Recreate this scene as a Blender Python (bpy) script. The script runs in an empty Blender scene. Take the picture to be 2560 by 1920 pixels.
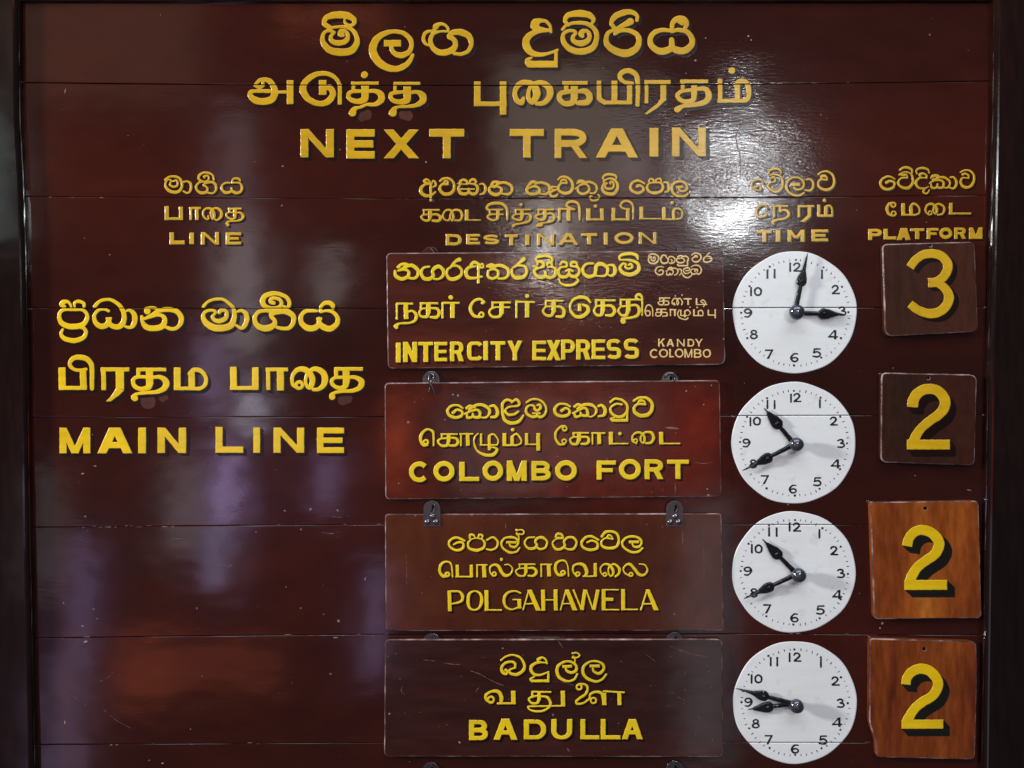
import bpy, bmesh, math, random
import numpy as np
random.seed(7)
C = bpy.context.scene.collection
# ---------------------------------------------------------------- camera, world, lamps
S = 1.0 / 1240.0          # metres per photograph pixel on the face of the board
D = 1.80                  # distance of the camera from the board
ZC = 1.60                 # height of the camera
def W(px, py, d=0.0):
    """point at depth d in front of the board, seen at photograph pixel px, py"""
    k = S * (D - d) / D
    return ((px - 1280) * k, -d, ZC - (py - 960) * k)
cam = bpy.data.cameras.new('camera'); camo = bpy.data.objects.new('camera', cam); C.objects.link(camo)
camo.location = (0, -D, ZC); camo.rotation_euler = (math.radians(90), 0, 0)
cam.sensor_width = 36; cam.lens = 36 * D / (2560 * S); cam.clip_start = 0.05; cam.clip_end = 100
bpy.context.scene.camera = camo
world = bpy.data.worlds.new('World'); bpy.context.scene.world = world; world.use_nodes = True
bg = world.node_tree.nodes['Background']; bg.inputs['Color'].default_value = (0.62, 0.60, 0.66, 1); bg.inputs['Strength'].default_value = 0.10
vs = bpy.context.scene.view_settings
vs.view_transform = 'Standard'; vs.look = 'None'; vs.exposure = 0; vs.gamma = 1
def area(name, loc, target, w, h, radiance, col):
    l = bpy.data.lights.new(name, 'AREA'); l.shape = 'RECTANGLE'; l.size = w; l.size_y = h
    l.energy = radiance * math.pi * w * h; l.color = col
    o = bpy.data.objects.new(name, l); C.objects.link(o); o.location = loc
    from mathutils import Vector
    o.rotation_euler = (Vector(target) - Vector(loc)).to_track_quat('-Z', 'Y').to_euler()
    return o
def mirror_lamp(x0, y0, x1, y1, radiance, col, dist=4.0):
    """area lamp added behind the camera so that the varnish mirrors it at this box"""
    k = 1 + dist / D
    a = W(x0, y0); b = W(x1, y1)
    cx, cz = (a[0] + b[0]) / 2, (a[2] + b[2]) / 2
    loc = (cx * k, -dist, ZC + (cz - ZC) * k)
    return area('reflection_lamp', loc, (loc[0], 0, loc[2]), abs(b[0] - a[0]) * k, abs(a[2] - b[2]) * k, radiance, col)
area('side_window', (-6.0, -1.9, ZC + 1.3), (0.3, 0, ZC), 0.6, 0.7, 330, (1.0, 0.965, 0.90))
area('overhead_fill', (0.3, -3.2, ZC + 5.0), (0.2, 0, ZC), 7.5, 3.2, 3.25, (0.90, 0.95, 1.0))  # added fill from above, brightens the whole face of the board
mirror_lamp(1795, 455, 1875, 505, 280, (0.93, 0.97, 1.0))
mirror_lamp(1810, 280, 1890, 440, 8, (0.9, 0.95, 1.0))
mirror_lamp(1335, 590, 1390, 640, 95, (1.0, 0.95, 0.88))
mirror_lamp(1540, 240, 1640, 560, 2.8, (0.9, 0.88, 0.88))
mirror_lamp(1250, 160, 1530, 520, 1.7, (0.92, 0.85, 0.72))
mirror_lamp(1680, 420, 1960, 620, 1.8, (0.9, 0.95, 1.0))
mirror_lamp(545, 270, 640, 560, 1.3, (0.82, 0.74, 0.84))
mirror_lamp(560, 560, 650, 880, 3.6, (0.86, 0.80, 0.86))
mirror_lamp(790, 640, 850, 760, 3.4, (0.86, 0.80, 0.8))
mirror_lamp(500, 840, 545, 1020, 5, (0.72, 0.55, 1.0))
mirror_lamp(610, 960, 650, 1060, 14, (0.8, 0.8, 1.0))
mirror_lamp(420, 1140, 500, 1380, 2.1, (0.80, 0.74, 0.78))
mirror_lamp(540, 1110, 600, 1310, 8.5, (0.66, 0.50, 1.0))
mirror_lamp(525, 1310, 575, 1470, 5.2, (0.62, 0.58, 1.0))
mirror_lamp(795, 1140, 845, 1275, 4.2, (0.66, 0.52, 1.0))
mirror_lamp(90, 1160, 145, 1480, 1.5, (0.72, 0.70, 0.72))
mirror_lamp(180, 1350, 215, 1640, 4.6, (0.62, 0.5, 1.0))
mirror_lamp(110, 1640, 205, 1980, 2.1, (0.66, 0.5, 0.85))
mirror_lamp(915, 1400, 960, 1700, 3.2, (0.55, 0.5, 1.0))
mirror_lamp(-60, 270, 24, 600, 2.2, (0.75, 0.92, 0.88))
mirror_lamp(1700, 1250, 1830, 1900, 1.0, (0.75, 0.78, 0.9))
mirror_lamp(-20, -40, 500, 250, 0.4, (0.9, 0.68, 0.5))
mirror_lamp(285, 1600, 440, 1760, 1.8, (1.0, 0.20, 0.09))  # red lamps from here on are added for reddish reflections in the varnish
mirror_lamp(440, 1610, 700, 1720, 1.2, (1.0, 0.22, 0.12))
mirror_lamp(700, 20, 950, 90, 1.8, (1.0, 0.25, 0.1))
mirror_lamp(966, 985, 1035, 1190, 2.7, (1.0, 0.16, 0.06))
mirror_lamp(1665, 985, 1795, 1150, 1.4, (1.0, 0.06, 0.03))
mirror_lamp(1400, 1175, 1800, 1240, 1.2, (1.0, 0.10, 0.05))
mirror_lamp(1300, 818, 1500, 848, 2.6, (1.0, 0.22, 0.08))
mirror_lamp(1370, 1330, 1400, 1480, 2.6, (1.0, 0.30, 0.06))
mirror_lamp(1110, 980, 1640, 1240, 0.8, (0.95, 0.75, 0.75))
# region: (x0,y0,x1,outW)

def R(x0,y0,x1,W=2212): return (x0,y0,(x1-x0)/W)
C1=R(780,0,1240);C2=R(1280,0,1760);C3=R(600,160,1100);C4=R(1160,150,1900);C5=R(740,300,1240);C6=R(1240,300,1790)
C7=R(400,420,620,1825);C8=R(1030,420,1390);C9=R(1380,420,1740);C10=R(1860,400,2110,1885);C11=R(2160,400,2470)
C12=R(130,720,490);C13=R(490,710,870);C14=R(130,870,540);C15=R(550,870,930);C16=R(130,1040,890)
C17=R(960,620,1400);C18=R(1380,620,1820);C19=R(960,920,1400,2147);C20=R(1380,920,1820,2147)
C21=R(950,1240,1400,2133);C22=R(1370,1240,1820,2133);C23=R(950,1570,1400,2133);C24=R(1370,1570,1820,2133)
CS=R(1610,625,1810,1270)
C25=R(2140,590,2560);C26=R(2140,900,2560);C27=R(2140,1220,2560,1991);C28=R(2140,1570,2560,1991)
# (owner, region, shade dx, dy, glyph strokes)
TEXT=[
('board',C1,7,7,"c 215,335,60 150,285,60 170,215,65 250,185,85 340,178,90 430,190,85 500,230,65 510,275,50 470,305,40 415,290,35 390,250,30 400,215,20;c 200,340,40 300,325,35 400,325,42 490,365,50 540,450,55 535,530,75 470,610,90 340,628,95 210,600,85 135,510,65 130,430,50 165,380,42 220,370,42 265,390,45;c 265,395,40 225,445,48 250,500,60 330,518,68 410,490,65 432,430,50 405,380,42 355,378,70 345,410,70 375,425,45|"
"c 1210,665,45 1170,740,60 1100,800,75 1000,830,75 880,800,90 780,720,100 730,600,100 770,480,90 860,410,70 980,378,50 1100,400,55 1180,470,60 1197,550,55 1160,630,65 1070,665,75 990,640,60 955,580,50 960,540,50;l 865,520 1070,520 w80|"
"c 1450,370,30 1370,390,45 1340,460,45 1360,520,40 1410,545,30;c 1470,360,40 1490,320,75 1530,290,45 1590,295,35 1635,340,35 1640,370,30;c 1640,378,28 1540,378,30 1460,405,50 1425,480,55 1450,570,60 1520,625,75 1610,630,80 1700,590,80 1725,520,60 1700,470,60 1650,450,50;c 1650,430,60 1700,390,70 1800,390,85 1890,440,75 1915,530,55 1880,610,50 1800,650,45 1715,645,40"),
('board',C2,7,7,"c 450,370,30 440,300,35 390,245,40 330,240,50;c 320,240,60 270,260,90 265,300,105 300,330,60 440,352,40;c 440,352,35 330,358,45 230,390,70 165,460,85 175,550,90 240,615,70 340,630,50 440,610,35 525,575,30;l 507,570 507,775 w42;l 200,740 525,740 w80;c 200,742,76 178,720,60 180,690,50 225,665,28|"
"c 650,290,40 612,235,50 650,175,65 780,155,85 890,175,75 940,225,50 920,270,35;c 580,340,35 640,285,35 760,262,45 880,280,50 960,350,55 975,440,60 930,550,75 800,595,80 670,565,70 595,480,60 590,400,45 650,355,40 720,360,40 740,385,30;c 735,390,35 700,430,50 720,480,55 800,500,75 870,470,65 895,410,50 870,360,40 820,360,60 795,390,65 810,415,50|"
"c 1440,235,40 1440,180,45 1380,140,60 1290,145,75 1190,190,75 1145,260,50 1170,310,50 1200,340,50;c 1195,350,60 1280,295,60 1365,250,85;c 1185,390,40 1260,350,50 1360,355,55 1440,400,60 1465,470,65 1430,560,80 1320,615,95 1200,590,85 1110,530,70 1085,450,60 1110,380,50 1180,340,40|"
"c 1845,355,50 1850,270,55 1900,222,75 1970,225,85 2015,270,55 1995,320,50;c 1960,270,50 1930,250,50;c 1810,352,45 1740,345,50 1650,370,60 1595,440,60 1610,530,70 1700,590,80 1790,580,85 1840,540,70 1840,460,62;c 1840,365,40 1920,345,50 2020,370,60 2075,450,65 2060,530,75 1980,585,85 1890,575,80 1845,540,60"),
('board',C3,6,7,"c 175,225,40 230,175,45 320,185,60 370,250,70 385,320,80 350,390,85 260,415,80 170,400,80 115,350,60 120,310,50 180,300,40 330,300,45;c 165,240,30 215,258,50 255,235,40 250,200,30;l 400,310 520,310 w35;l 555,180 555,445 w75|"
"c 1105,250,42 1090,200,40 1050,150,45 980,112,50 890,105,55 790,140,65 710,220,75 700,300,80 760,390,70 880,440,60 980,410,75 1030,330,70 1000,270,65 930,265,50;l 1105,220 1105,450 w45;l 915,178 915,342 w85|"
"d 1378,120,80;l 1230,212 1535,212 w35;l 1255,215 1255,300 w40;l 1385,240 1385,330 w85;c 1385,320,85 1375,390,80 1300,415,60 1220,390,50 1200,340,50 1240,305,45 1340,300,40;c 1420,300,40 1500,300,50 1560,340,75 1560,400,75 1500,445,50 1400,450,35 1330,480,35;c 1330,480,30 1270,495,50 1245,540,85|"
"l 1700,215 1995,215 w35;l 1715,215 1715,315 w35;l 1850,250 1850,340 w85;c 1850,330,85 1845,400,80 1770,420,60 1690,400,50 1665,350,50 1700,320,45 1800,310,40;c 1890,315,40 1960,310,45 2020,350,80 2020,410,75 1950,455,50 1850,470,35 1740,475,30;c 1750,475,30 1710,495,50 1690,540,90"),
('board',C4,6,7,"l 100,160 100,345 w50;l 75,328 320,328 w35;l 293,160 293,410 w50|"
"c 445,285,25 430,318,45 395,300,40 380,240,35 410,185,45 460,170,45 520,190,50 545,250,60 515,315,40 485,290,35 485,230,30 520,180,35 590,175,45 640,215,55 640,270,50 600,320,40 545,328,30|"
"l 735,172 925,172 w30;l 765,172 765,235 w35;l 825,195 825,290 w55;c 825,280,55 810,320,45 750,325,40 715,290,40 725,250,40 790,235,35;c 850,235,30 910,235,45 940,275,50 920,315,50 850,322,35|"
"l 1010,155 1010,250 w35;c 1010,240,35 1015,290,40 1050,318,35;l 1040,318 1255,318 w30;l 1125,155 1125,320 w45;l 1238,180 1238,330 w40;c 1258,175,30 1200,165,30 1165,130,35 1180,95,40 1230,80,40 1285,110,40 1300,180,35 1298,335,32|"
"l 1350,165 1545,165 w30;l 1365,165 1365,325 w28;l 1490,165 1490,305 w45;p 1468,290 1512,300 1440,365 1370,408 1350,400 1440,330|"
"l 1615,160 1825,160 w28;l 1635,165 1635,225 w30;l 1720,190 1720,260 w45;c 1720,250,45 1710,300,40 1640,310,35 1595,270,35 1625,235,30 1700,225,28;c 1745,215,30 1810,220,40 1830,270,50 1800,315,45 1720,335,35 1640,345,30 1595,370,50|"
"d 2003,80,52;l 1915,140 1915,315 w35;l 1895,305 2115,305 w30;l 2045,165 2045,305 w40;c 2035,190,40 2060,160,40 2110,170,40 2130,230,40 2120,290,35 2080,305,30"),
('board',C5,9,8,"g N 50,100,420,415 88|g E 558,102,872,428 88 84|g X 968,105,1362,425 90|g T 1475,98,1862,425 85 88"),
('board',C6,9,8,"g T 140,90,482,380 75 72|g R 590,88,920,385 68 70|g A 1003,85,1430,380 88 70|g I 1545,80,1635,370 88|g N 1770,75,2112,368 78"),
('board',C7,4,4,"c 105,245,50 180,190,55 290,175,55 400,210,60 450,300,60 455,390,65 400,480,75 290,505,80 170,460,75 115,370,60 120,300,50 160,240,40 210,245,45 255,275,40;c 225,290,45 210,350,50 280,390,60 350,370,60 370,310,50 340,255,50 290,270,50|"
"c 500,290,45 560,275,45 630,320,65 645,400,65 620,490,60 560,520,50 485,480,40|"
"c 1120,240,50 1090,150,50 1000,100,55 900,100,60 820,150,65 805,220,60 860,270,55 940,285,50 1000,250,50 1015,200,50 980,160,45 920,175,60 925,200,50;c 900,285,45 820,300,55 755,370,60 770,460,60 850,515,75 940,510,75 990,450,50 960,390,50 910,360,50 930,330,55 1000,300,65 1100,300,70 1165,380,65 1155,470,55 1090,525,50 990,510,50|"
"c 1450,310,45 1370,310,50 1290,360,55 1290,450,65 1360,510,70 1450,500,75 1490,450,50 1480,410,40;c 1500,305,45 1580,305,45 1660,320,50 1700,390,60 1680,480,65 1590,520,75 1510,490,70;c 1500,310,45 1510,240,50 1570,215,60 1640,230,60 1665,270,40"),
('board',C7,4,4,"l 140,790 140,1080 w95;l 95,1052 475,1052 w62;l 435,805 435,1080 w90|l 600,830 850,830 w50;l 640,830 640,1080 w55;l 765,830 765,1080 w80|"
"c 1000,1000,45 1010,1050,45 960,1060,45 905,1000,50 900,900,55 960,840,55 1050,845,60 1110,910,75 1125,1000,70 1090,1060,45 1060,980,50 1060,900,50 1120,840,55 1200,840,60 1270,910,75 1265,1010,70 1190,1080,50 1130,1060,40|"
"l 1415,845 1690,845 w45;l 1440,850 1440,930 w50;l 1555,850 1555,990 w75;c 1555,980,75 1550,1040,60 1470,1060,45 1390,1010,50 1380,950,45 1430,925,40 1540,920,40;c 1580,925,45 1670,930,50 1725,1000,70 1700,1060,60 1600,1095,45 1450,1105,40 1390,1140,60 1410,1180,80"),
('board',C7,5,4,"g L 200,1335,510,1585 90 80|g I 612,1340,705,1580 92|g N 850,1330,1225,1590 80|g E 1365,1335,1685,1590 80 60"),
('board',C8,4,4,"c 265,240,30 210,225,50 190,195,50 230,175,35 270,205,30 285,235,20;c 285,245,30 200,255,45 140,310,60 145,380,65 210,425,60 290,420,45 360,370,35;l 290,230 290,515 w40;c 300,260,25 320,200,25 355,215,35 365,270,40 325,290,25|"
"c 430,200,40 480,165,45 560,160,45 630,210,45 650,290,45 620,370,60 530,405,65 450,370,60 430,300,50 470,250,45 550,250,45;c 550,255,35 550,215,40 510,200,40 490,240,40|"
"c 750,250,30 715,300,50 740,380,60 810,400,60 870,370,50 870,320,40;c 870,370,50 930,400,60 990,380,55 1010,310,50 980,260,45 900,240,30;c 700,240,25 830,250,30 870,240,25;l 750,325 970,325 w25;c 740,240,50 750,200,50 800,180,45 845,210,45 845,240,25;c 880,240,30 900,190,45 950,175,45 985,215,40 960,240,25|"
"c 1040,250,30 1090,245,35 1130,300,50 1110,380,45 1050,405,30|"
"c 1200,290,30 1230,250,60 1260,215,50 1330,225,60 1300,265,40 1220,290,35;c 1190,300,40 1200,370,60 1280,410,65 1360,380,55 1375,320,50 1310,285,40 1260,300,30;c 1310,240,50 1420,225,50 1520,270,55 1540,340,50 1490,400,50 1390,395,35"),
('board',C8,4,4,"c 1810,250,60 1850,215,60 1900,220,50 1930,240,35;c 1790,270,40 1765,330,50 1790,390,55 1880,400,55 1960,370,50 1950,310,45 1880,280,50 1800,310,35;c 1900,240,45 2000,225,50 2100,270,55 2110,340,40 2060,400,45 1970,395,30|"
"c 2230,290,30 2150,290,35 2160,335,30 2225,330,30;c 2200,345,35 2120,380,45 2150,435,50 2210,430,45 2240,400,30"),
('board',C9,4,4,"c 95,180,35 140,140,40 220,140,45 290,190,50 320,270,55 290,360,60 200,390,60 110,350,50 100,290,45 150,235,40 230,235,35;c 130,220,30 150,185,35 210,185,40 230,230,30|"
"c 385,240,30 420,210,70 470,205,60 500,220,50;c 360,320,30 400,290,30 440,260,40 520,250,45 570,300,45 560,360,50 480,400,50 410,370,45 400,310,40;c 480,230,50 580,215,45 670,260,45 690,330,40 650,385,40 590,385,30;c 620,440,25 600,430,30 585,460,35 620,500,40 700,490,35 730,440,30 710,410,25|"
"c 800,190,30 785,140,35 830,105,50 900,98,50 970,115,45 990,150,35 980,180,25;c 790,210,30 860,165,35 940,170,45 1000,230,50 1010,300,55 970,380,65 890,400,65 800,370,60 775,300,50 800,240,35 850,235,30;c 840,235,30 815,280,35 850,320,45 920,315,45 950,270,40 930,215,35 895,220,40 900,250,30"),
('board',C9,4,4,"c 1310,280,60 1350,265,40 1400,300,40 1400,350,50 1320,385,55 1230,350,55 1205,280,50 1250,215,45 1330,195,45 1420,240,35|"
"c 1490,240,30 1460,290,45 1490,360,50 1580,385,55 1670,360,50 1705,290,50 1670,230,40 1580,225,30 1500,235,30;c 1500,225,30 1490,190,30 1520,165,35 1560,185,35 1560,220,25;c 1600,220,30 1600,180,30 1650,165,35 1680,190,30 1670,225,25|"
"c 1720,220,30 1770,225,40 1795,280,45 1790,350,45 1740,370,35|c 2090,390,35 2050,430,45 1950,435,50 1870,390,50 1840,310,50 1870,240,45 1950,205,45 2040,230,45 2080,300,45 2040,350,50 1970,350,45 1940,310,30;l 1900,290 2020,290 w40"),
('board',C8,4,4,"l 165,645 425,645 w30;l 185,645 185,720 w30;l 280,660 280,760 w65;c 280,750,65 260,800,50 190,805,40 145,760,40 175,720,35 265,715,30;c 310,715,35 390,715,45 440,760,55 410,810,55 320,810,45|"
"c 575,770,25 560,805,30 500,790,30 475,730,35 510,660,35 580,645,40 620,690,45 640,760,40 620,810,35 590,760,30 600,690,30 660,645,40 740,660,45 770,730,45 740,800,40 660,805,35|l 840,640 840,808 w60;l 820,800 1060,800 w22|"
"c 1180,650,40 1150,610,40 1190,560,50 1300,540,55 1400,560,55 1460,640,50 1465,790,30;l 1180,640 1400,640 w25;l 1195,640 1195,710 w30;l 1320,650 1320,730 w60;l 1230,712 1410,712 w25;c 1320,715,55 1310,780,50 1240,800,40 1170,770,40 1170,730,35 1230,710,28|"
"d 1678,562,60;l 1580,640 1830,640 w28;l 1595,645 1595,710 w28;l 1690,650 1690,750 w60;c 1690,740,60 1670,795,50 1590,790,35 1545,750,35 1590,715,30 1680,705,28;c 1720,705,28 1790,710,45 1825,760,50 1790,820,45 1690,850,35 1590,870,35 1560,890,60|"
"l 1930,640 2185,640 w28;l 1945,645 1945,715 w30;l 2045,650 2045,750 w60;c 2045,740,60 2020,795,50 1950,790,40 1900,750,40 1940,715,35 2030,710,30;c 2070,705,30 2140,700,40 2185,750,50 2160,810,45 2060,840,30 1960,855,30 1930,885,55 1990,880,50"),
('board',C9,4,4,"l 90,628 345,635 w30;l 115,625 115,810 w40;l 255,630 255,815 w65;c 345,635,30 280,612,40 225,580,45 250,530,50 330,515,50 400,550,50 425,640,45 425,795,30|l 560,620 560,810 w70;l 530,790 800,790 w35;l 768,620 768,810 w60;d 668,585,65|"
"l 945,610 945,810 w60;l 915,790 1190,790 w35;l 1165,615 1165,810 w60;c 1190,628,30 1120,630,35 1055,590,40 1080,530,45 1150,505,45 1220,540,45 1250,620,35 1245,790,30|l 1375,595 1375,792 w60;l 1340,780 1680,780 w25|"
"l 1720,600 1720,795 w60;l 1690,785 1900,785 w30;c 1870,780,55 1870,660,50 1920,620,35 1990,650,35 2005,710,35 1980,770,35 1920,785,30;d 1845,535,60"),
('board',C8,4,4,"g D 520,1015,765,1190 55 45|g E 835,1015,1045,1175 55 38|g S 1100,1025,1340,1175 42 38|g T 1430,1020,1625,1190 58 45|g I 1745,1020,1805,1185 60|g N 1920,1005,2185,1190 50"),
('board',C9,4,4,"g A 95,1000,410,1185 60 40|g T 450,1000,695,1175 62 45|g I 798,990,858,1180 60|g O 960,985,1255,1170 52 45|g N 1335,985,1605,1170 48"),
('board',C10,4,4,"c 230,510,50 280,480,35 320,520,40 300,570,40 220,560,40 150,500,40 150,430,40 220,380,40 300,370,35 370,430,35|"
"c 470,250,40 480,200,40 560,165,60 650,170,55 700,220,45 690,260,35;c 490,290,35 570,270,35 670,300,45 725,380,50 720,500,55 650,590,60 560,590,60 470,530,60 430,480,50;c 500,340,50 560,320,50 590,360,40 580,410,35 500,430,35 450,480,45|"
"c 1130,620,50 1050,670,45 940,660,55 840,600,60 795,500,60 830,390,50 920,335,45 1030,335,45 1110,390,50 1130,470,50 1090,540,50 1000,560,50 940,520,45;l 880,460 1060,460 w70|c 1180,370,40 1240,360,45 1300,420,55 1300,510,55 1250,575,50 1160,570,45|"
"c 1400,270,40 1470,225,40 1570,215,45 1660,270,50 1700,360,55 1690,470,60 1620,550,65 1520,560,65 1420,510,60 1400,430,50 1440,370,45 1560,375,40;c 1460,350,50 1460,310,60 1520,300,60 1560,330,45 1570,375,30"),
('board',C10,4,4,"c 440,900,40 400,850,45 320,850,40 250,920,50 230,1000,60 270,1070,50 360,1070,50 420,1030,50 390,1000,40|l 510,865 570,865 w45;l 570,850 570,1085 w40;l 590,870 830,870 w35;l 680,870 680,990 w50;c 670,970,40 760,940,50 840,990,70 830,1060,60 750,1110,50 620,1130,50 540,1170,60 560,1210,50|"
"l 1010,870 1330,870 w45;l 1035,850 1035,1080 w50;l 1235,870 1235,1065 w75;p 1195,1045 1272,1058 1200,1130 1130,1175 1060,1160|d 1517,760,85;l 1410,840 1410,1075 w65;l 1380,1050 1680,1050 w50;l 1545,870 1545,1060 w75;c 1530,890,50 1570,865,50 1630,870,55 1662,940,45 1665,1050,40"),
('board',C10,4,4,"g T 240,1320,525,1550 75 62|g I 600,1320,690,1545 90|g M 820,1315,1145,1545 75|g E 1270,1310,1590,1535 75 55"),
('board',C11,4,4,"c 400,405,60 460,375,50 530,395,50 545,440,50 510,500,55 420,525,60 330,490,60 290,420,55 320,350,50 400,300,45 480,300,40 550,340,30|"
"c 640,180,40 700,140,50 780,135,50 850,170,50 860,230,35;c 625,265,30 680,225,25 760,215,35 840,250,40 875,340,50 860,430,60 790,500,65 700,495,60 620,440,50 620,370,45 680,320,40 780,320,35;c 650,255,50 700,265,60 760,270,40 775,310,30|"
"c 945,245,35 935,190,40 980,155,45 1060,145,50 1140,170,45 1165,230,35;c 1115,325,35 1115,275,40 1060,240,40 1000,255,55 1000,290,50;c 1110,320,30 1000,320,40 940,370,60 930,430,60 980,495,50 1070,510,40 1150,480,25;c 1150,475,25 1080,520,40 1060,570,45 1110,600,40 1150,570,35 1165,530,25|"
"c 1190,325,30 1230,290,70 1290,280,60 1340,300,40 1290,340,40 1230,350,50;c 1170,420,25 1210,390,35 1290,360,45 1390,370,50 1425,430,50 1400,490,50 1320,490,50 1310,430,40;c 1200,430,30 1210,490,50 1280,500,45 1310,460,40;c 1300,320,50 1420,310,50 1510,360,50 1535,420,45 1500,490,40 1420,495,25|"
"c 1540,310,35 1600,310,45 1650,380,55 1640,460,55 1590,510,45 1530,490,35|c 1720,220,35 1790,185,35 1880,190,40 1950,250,45 1965,340,50 1930,440,60 1850,490,60 1760,465,60 1725,390,50 1760,320,40 1870,325,30;c 1760,260,45 1810,245,40 1860,270,40 1870,320,30"),
('board',C11,4,4,"r 525,800,38,40;r 530,955,38,36;c 510,760,30 450,780,50 415,840,68 415,900,68 440,960,55 510,1000,40|l 700,770 700,990 w75;l 665,978 930,980 w35;l 840,830 840,975 w70;c 830,840,60 870,785,50 940,800,50 990,870,40 980,950,40 920,978,35|"
"r 1180,945,32,32;c 1160,980,30 1105,930,40 1105,850,45 1150,795,50 1230,790,55 1290,850,65 1300,920,55 1270,960,40 1240,900,40 1260,820,40 1330,785,45 1410,820,50 1435,880,50 1400,960,50 1320,980,35|l 1550,765 1550,975 w70;l 1515,955 1915,955 w38"),
('board',C11,4,4,"g P 75,1230,320,1430 70 50|g L 350,1230,575,1420 75 55|g A 585,1215,835,1430 85 50|g T 825,1220,1075,1415 75 50|g F 1120,1215,1330,1410 65 48|g O 1345,1205,1575,1410 62 62|g R 1610,1205,1825,1410 62 48|g M 1875,1205,2115,1410 70"),
('board',C12,7,7,"c 300,330,30 285,260,40 240,210,50 170,220,80 150,260,75 200,285,40;c 350,290,35 350,230,50 410,205,55 490,235,50 495,290,45;c 315,335,45 220,330,50 140,360,60 110,440,65 150,540,80 260,590,90 380,590,90 480,560,85 540,470,70 530,390,55 460,335,50 340,335,45;c 420,600,50 490,620,60 525,690,60 470,770,75 340,810,80 200,780,75 140,710,55 165,640,40|"
"c 655,285,60 720,215,55 810,180,50 910,185,50 1020,250,60 1090,350,75 1110,460,80 1080,560,95 1000,600,85 920,580,80 880,540,80;c 870,355,45 800,325,45 710,345,50 650,430,60 670,530,75 750,590,90 840,570,90 870,520,80;l 825,470 920,470 w40;l 875,470 875,560 w80|"
"c 1150,350,35 1200,345,50 1260,400,80 1275,480,90 1250,570,80 1200,610,50 1130,595,40|"
"d 1465,360,100;c 1440,320,50 1520,300,45 1590,310,45 1640,345,50;c 1380,440,50 1390,520,60 1450,600,90 1570,620,90 1690,590,100 1735,500,80 1700,430,60 1620,415,50 1530,440,50 1430,470,50;c 1430,465,40 1520,420,50 1600,370,60 1660,345,75 1760,330,80 1900,350,80 1980,440,85 1980,540,75 1920,610,60 1840,630,60 1750,600,50"),
('board',C13,7,7,"c 110,330,50 170,260,45 270,225,45 390,225,45 490,290,50 550,370,60 560,480,75 510,600,100 400,640,100 260,635,100 150,570,90 105,480,65 130,410,50 200,385,45 270,390,45 290,420,35;c 280,425,40 240,480,50 280,530,60 350,540,70 430,500,70 450,430,60 420,385,50 360,385,60 340,420,50|"
"c 610,400,40 670,390,50 730,440,75 740,530,75 700,620,70 650,640,50 590,605,40|"
"c 1280,330,45 1340,340,50 1360,270,60 1310,190,60 1210,145,60 1100,140,70 1000,180,80 970,260,80 1010,330,70 1110,355,60 1200,345,60 1245,290,55 1220,230,55 1150,205,50 1090,220,55 1090,260,60 1130,275,60;c 1090,405,45 1000,390,50 910,410,60 855,490,65 880,590,80 960,640,90 1060,640,100 1140,590,80 1145,530,60 1100,480,60 1110,430,80 1200,400,90 1310,400,90 1410,460,80 1420,550,70 1370,630,65 1290,650,55 1185,635,50|"
"c 1760,395,40 1680,390,50 1590,400,60 1530,470,65 1540,570,80 1620,640,90 1720,640,90 1790,590,80 1790,510,65;c 1820,405,40 1900,390,40 1990,410,55 2060,490,65 2050,580,75 1960,650,90 1860,630,90 1800,580,80;c 1810,400,45 1820,330,50 1870,280,60 1940,275,70 1990,310,70 1995,350,50;l 1750,505 1835,505 w35"),
('board',C14,7,7,"l 135,262 140,565 w100;l 95,540 465,540 w55;l 415,275 430,565 w90;c 460,288,45 350,300,45 270,270,50 240,210,55 290,140,70 380,125,75 470,150,75 530,220,70 540,330,65 540,545,60|"
"l 655,288 1045,290 w55;l 695,290 700,570 w65;l 915,300 918,560 w115;p 863,545 975,570 920,630 850,680 790,725 725,720 790,660|"
"l 1140,290 1540,290 w50;l 1165,290 1165,400 w55;l 1315,290 1320,480 w100;c 1320,470,100 1300,530,80 1210,555,60 1120,520,60 1095,450,60 1140,395,50 1300,390,45;c 1360,395,45 1470,395,60 1540,460,90 1520,540,80 1420,590,60 1280,605,45 1150,620,45 1100,660,70 1120,680,85|"
"l 1690,262 1690,565 w95;l 1645,545 2000,548 w50;l 1885,340 1885,550 w90;c 1870,350,80 1920,295,65 2010,310,60 2075,400,55 2070,490,55 2010,545,50 1950,550,45"),
('board',C15,7,7,"l 195,275 200,605 w100;l 145,583 565,583 w58;l 515,280 515,610 w98|l 665,312 990,312 w55;l 700,312 705,612 w60;l 880,320 880,620 w105|"
"r 1155,540,48,50;c 1130,590,40 1060,530,55 1055,420,55 1110,330,70 1200,305,80 1290,350,90 1345,450,90 1330,550,75 1290,580,55 1245,500,50 1260,410,50 1310,330,60 1400,305,75 1500,360,90 1530,460,100 1500,550,80 1430,600,60 1360,605,50|"
"l 1660,305 2080,305 w55;l 1690,310 1690,430 w60;l 1835,310 1840,490 w105;c 1840,480,105 1820,560,80 1740,585,60 1660,550,60 1625,490,60 1670,435,50 1820,425,50;c 1880,425,50 1980,430,60 2060,490,90 2040,570,80 1940,620,60 1800,630,50 1680,645,45;c 1690,645,40 1630,675,60 1635,710,95"),
('board',C16,8,7,"g M 55,85,280,272 52|g A 330,85,585,272 62 45|g I 627,85,685,272 58|g N 768,85,977,270 55"),
('board',C16,8,7,"g L 1190,80,1393,268 52 45|g I 1465,85,1515,268 52|g N 1612,85,1835,268 52|g E 1928,85,2125,270 48 42"),
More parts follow.
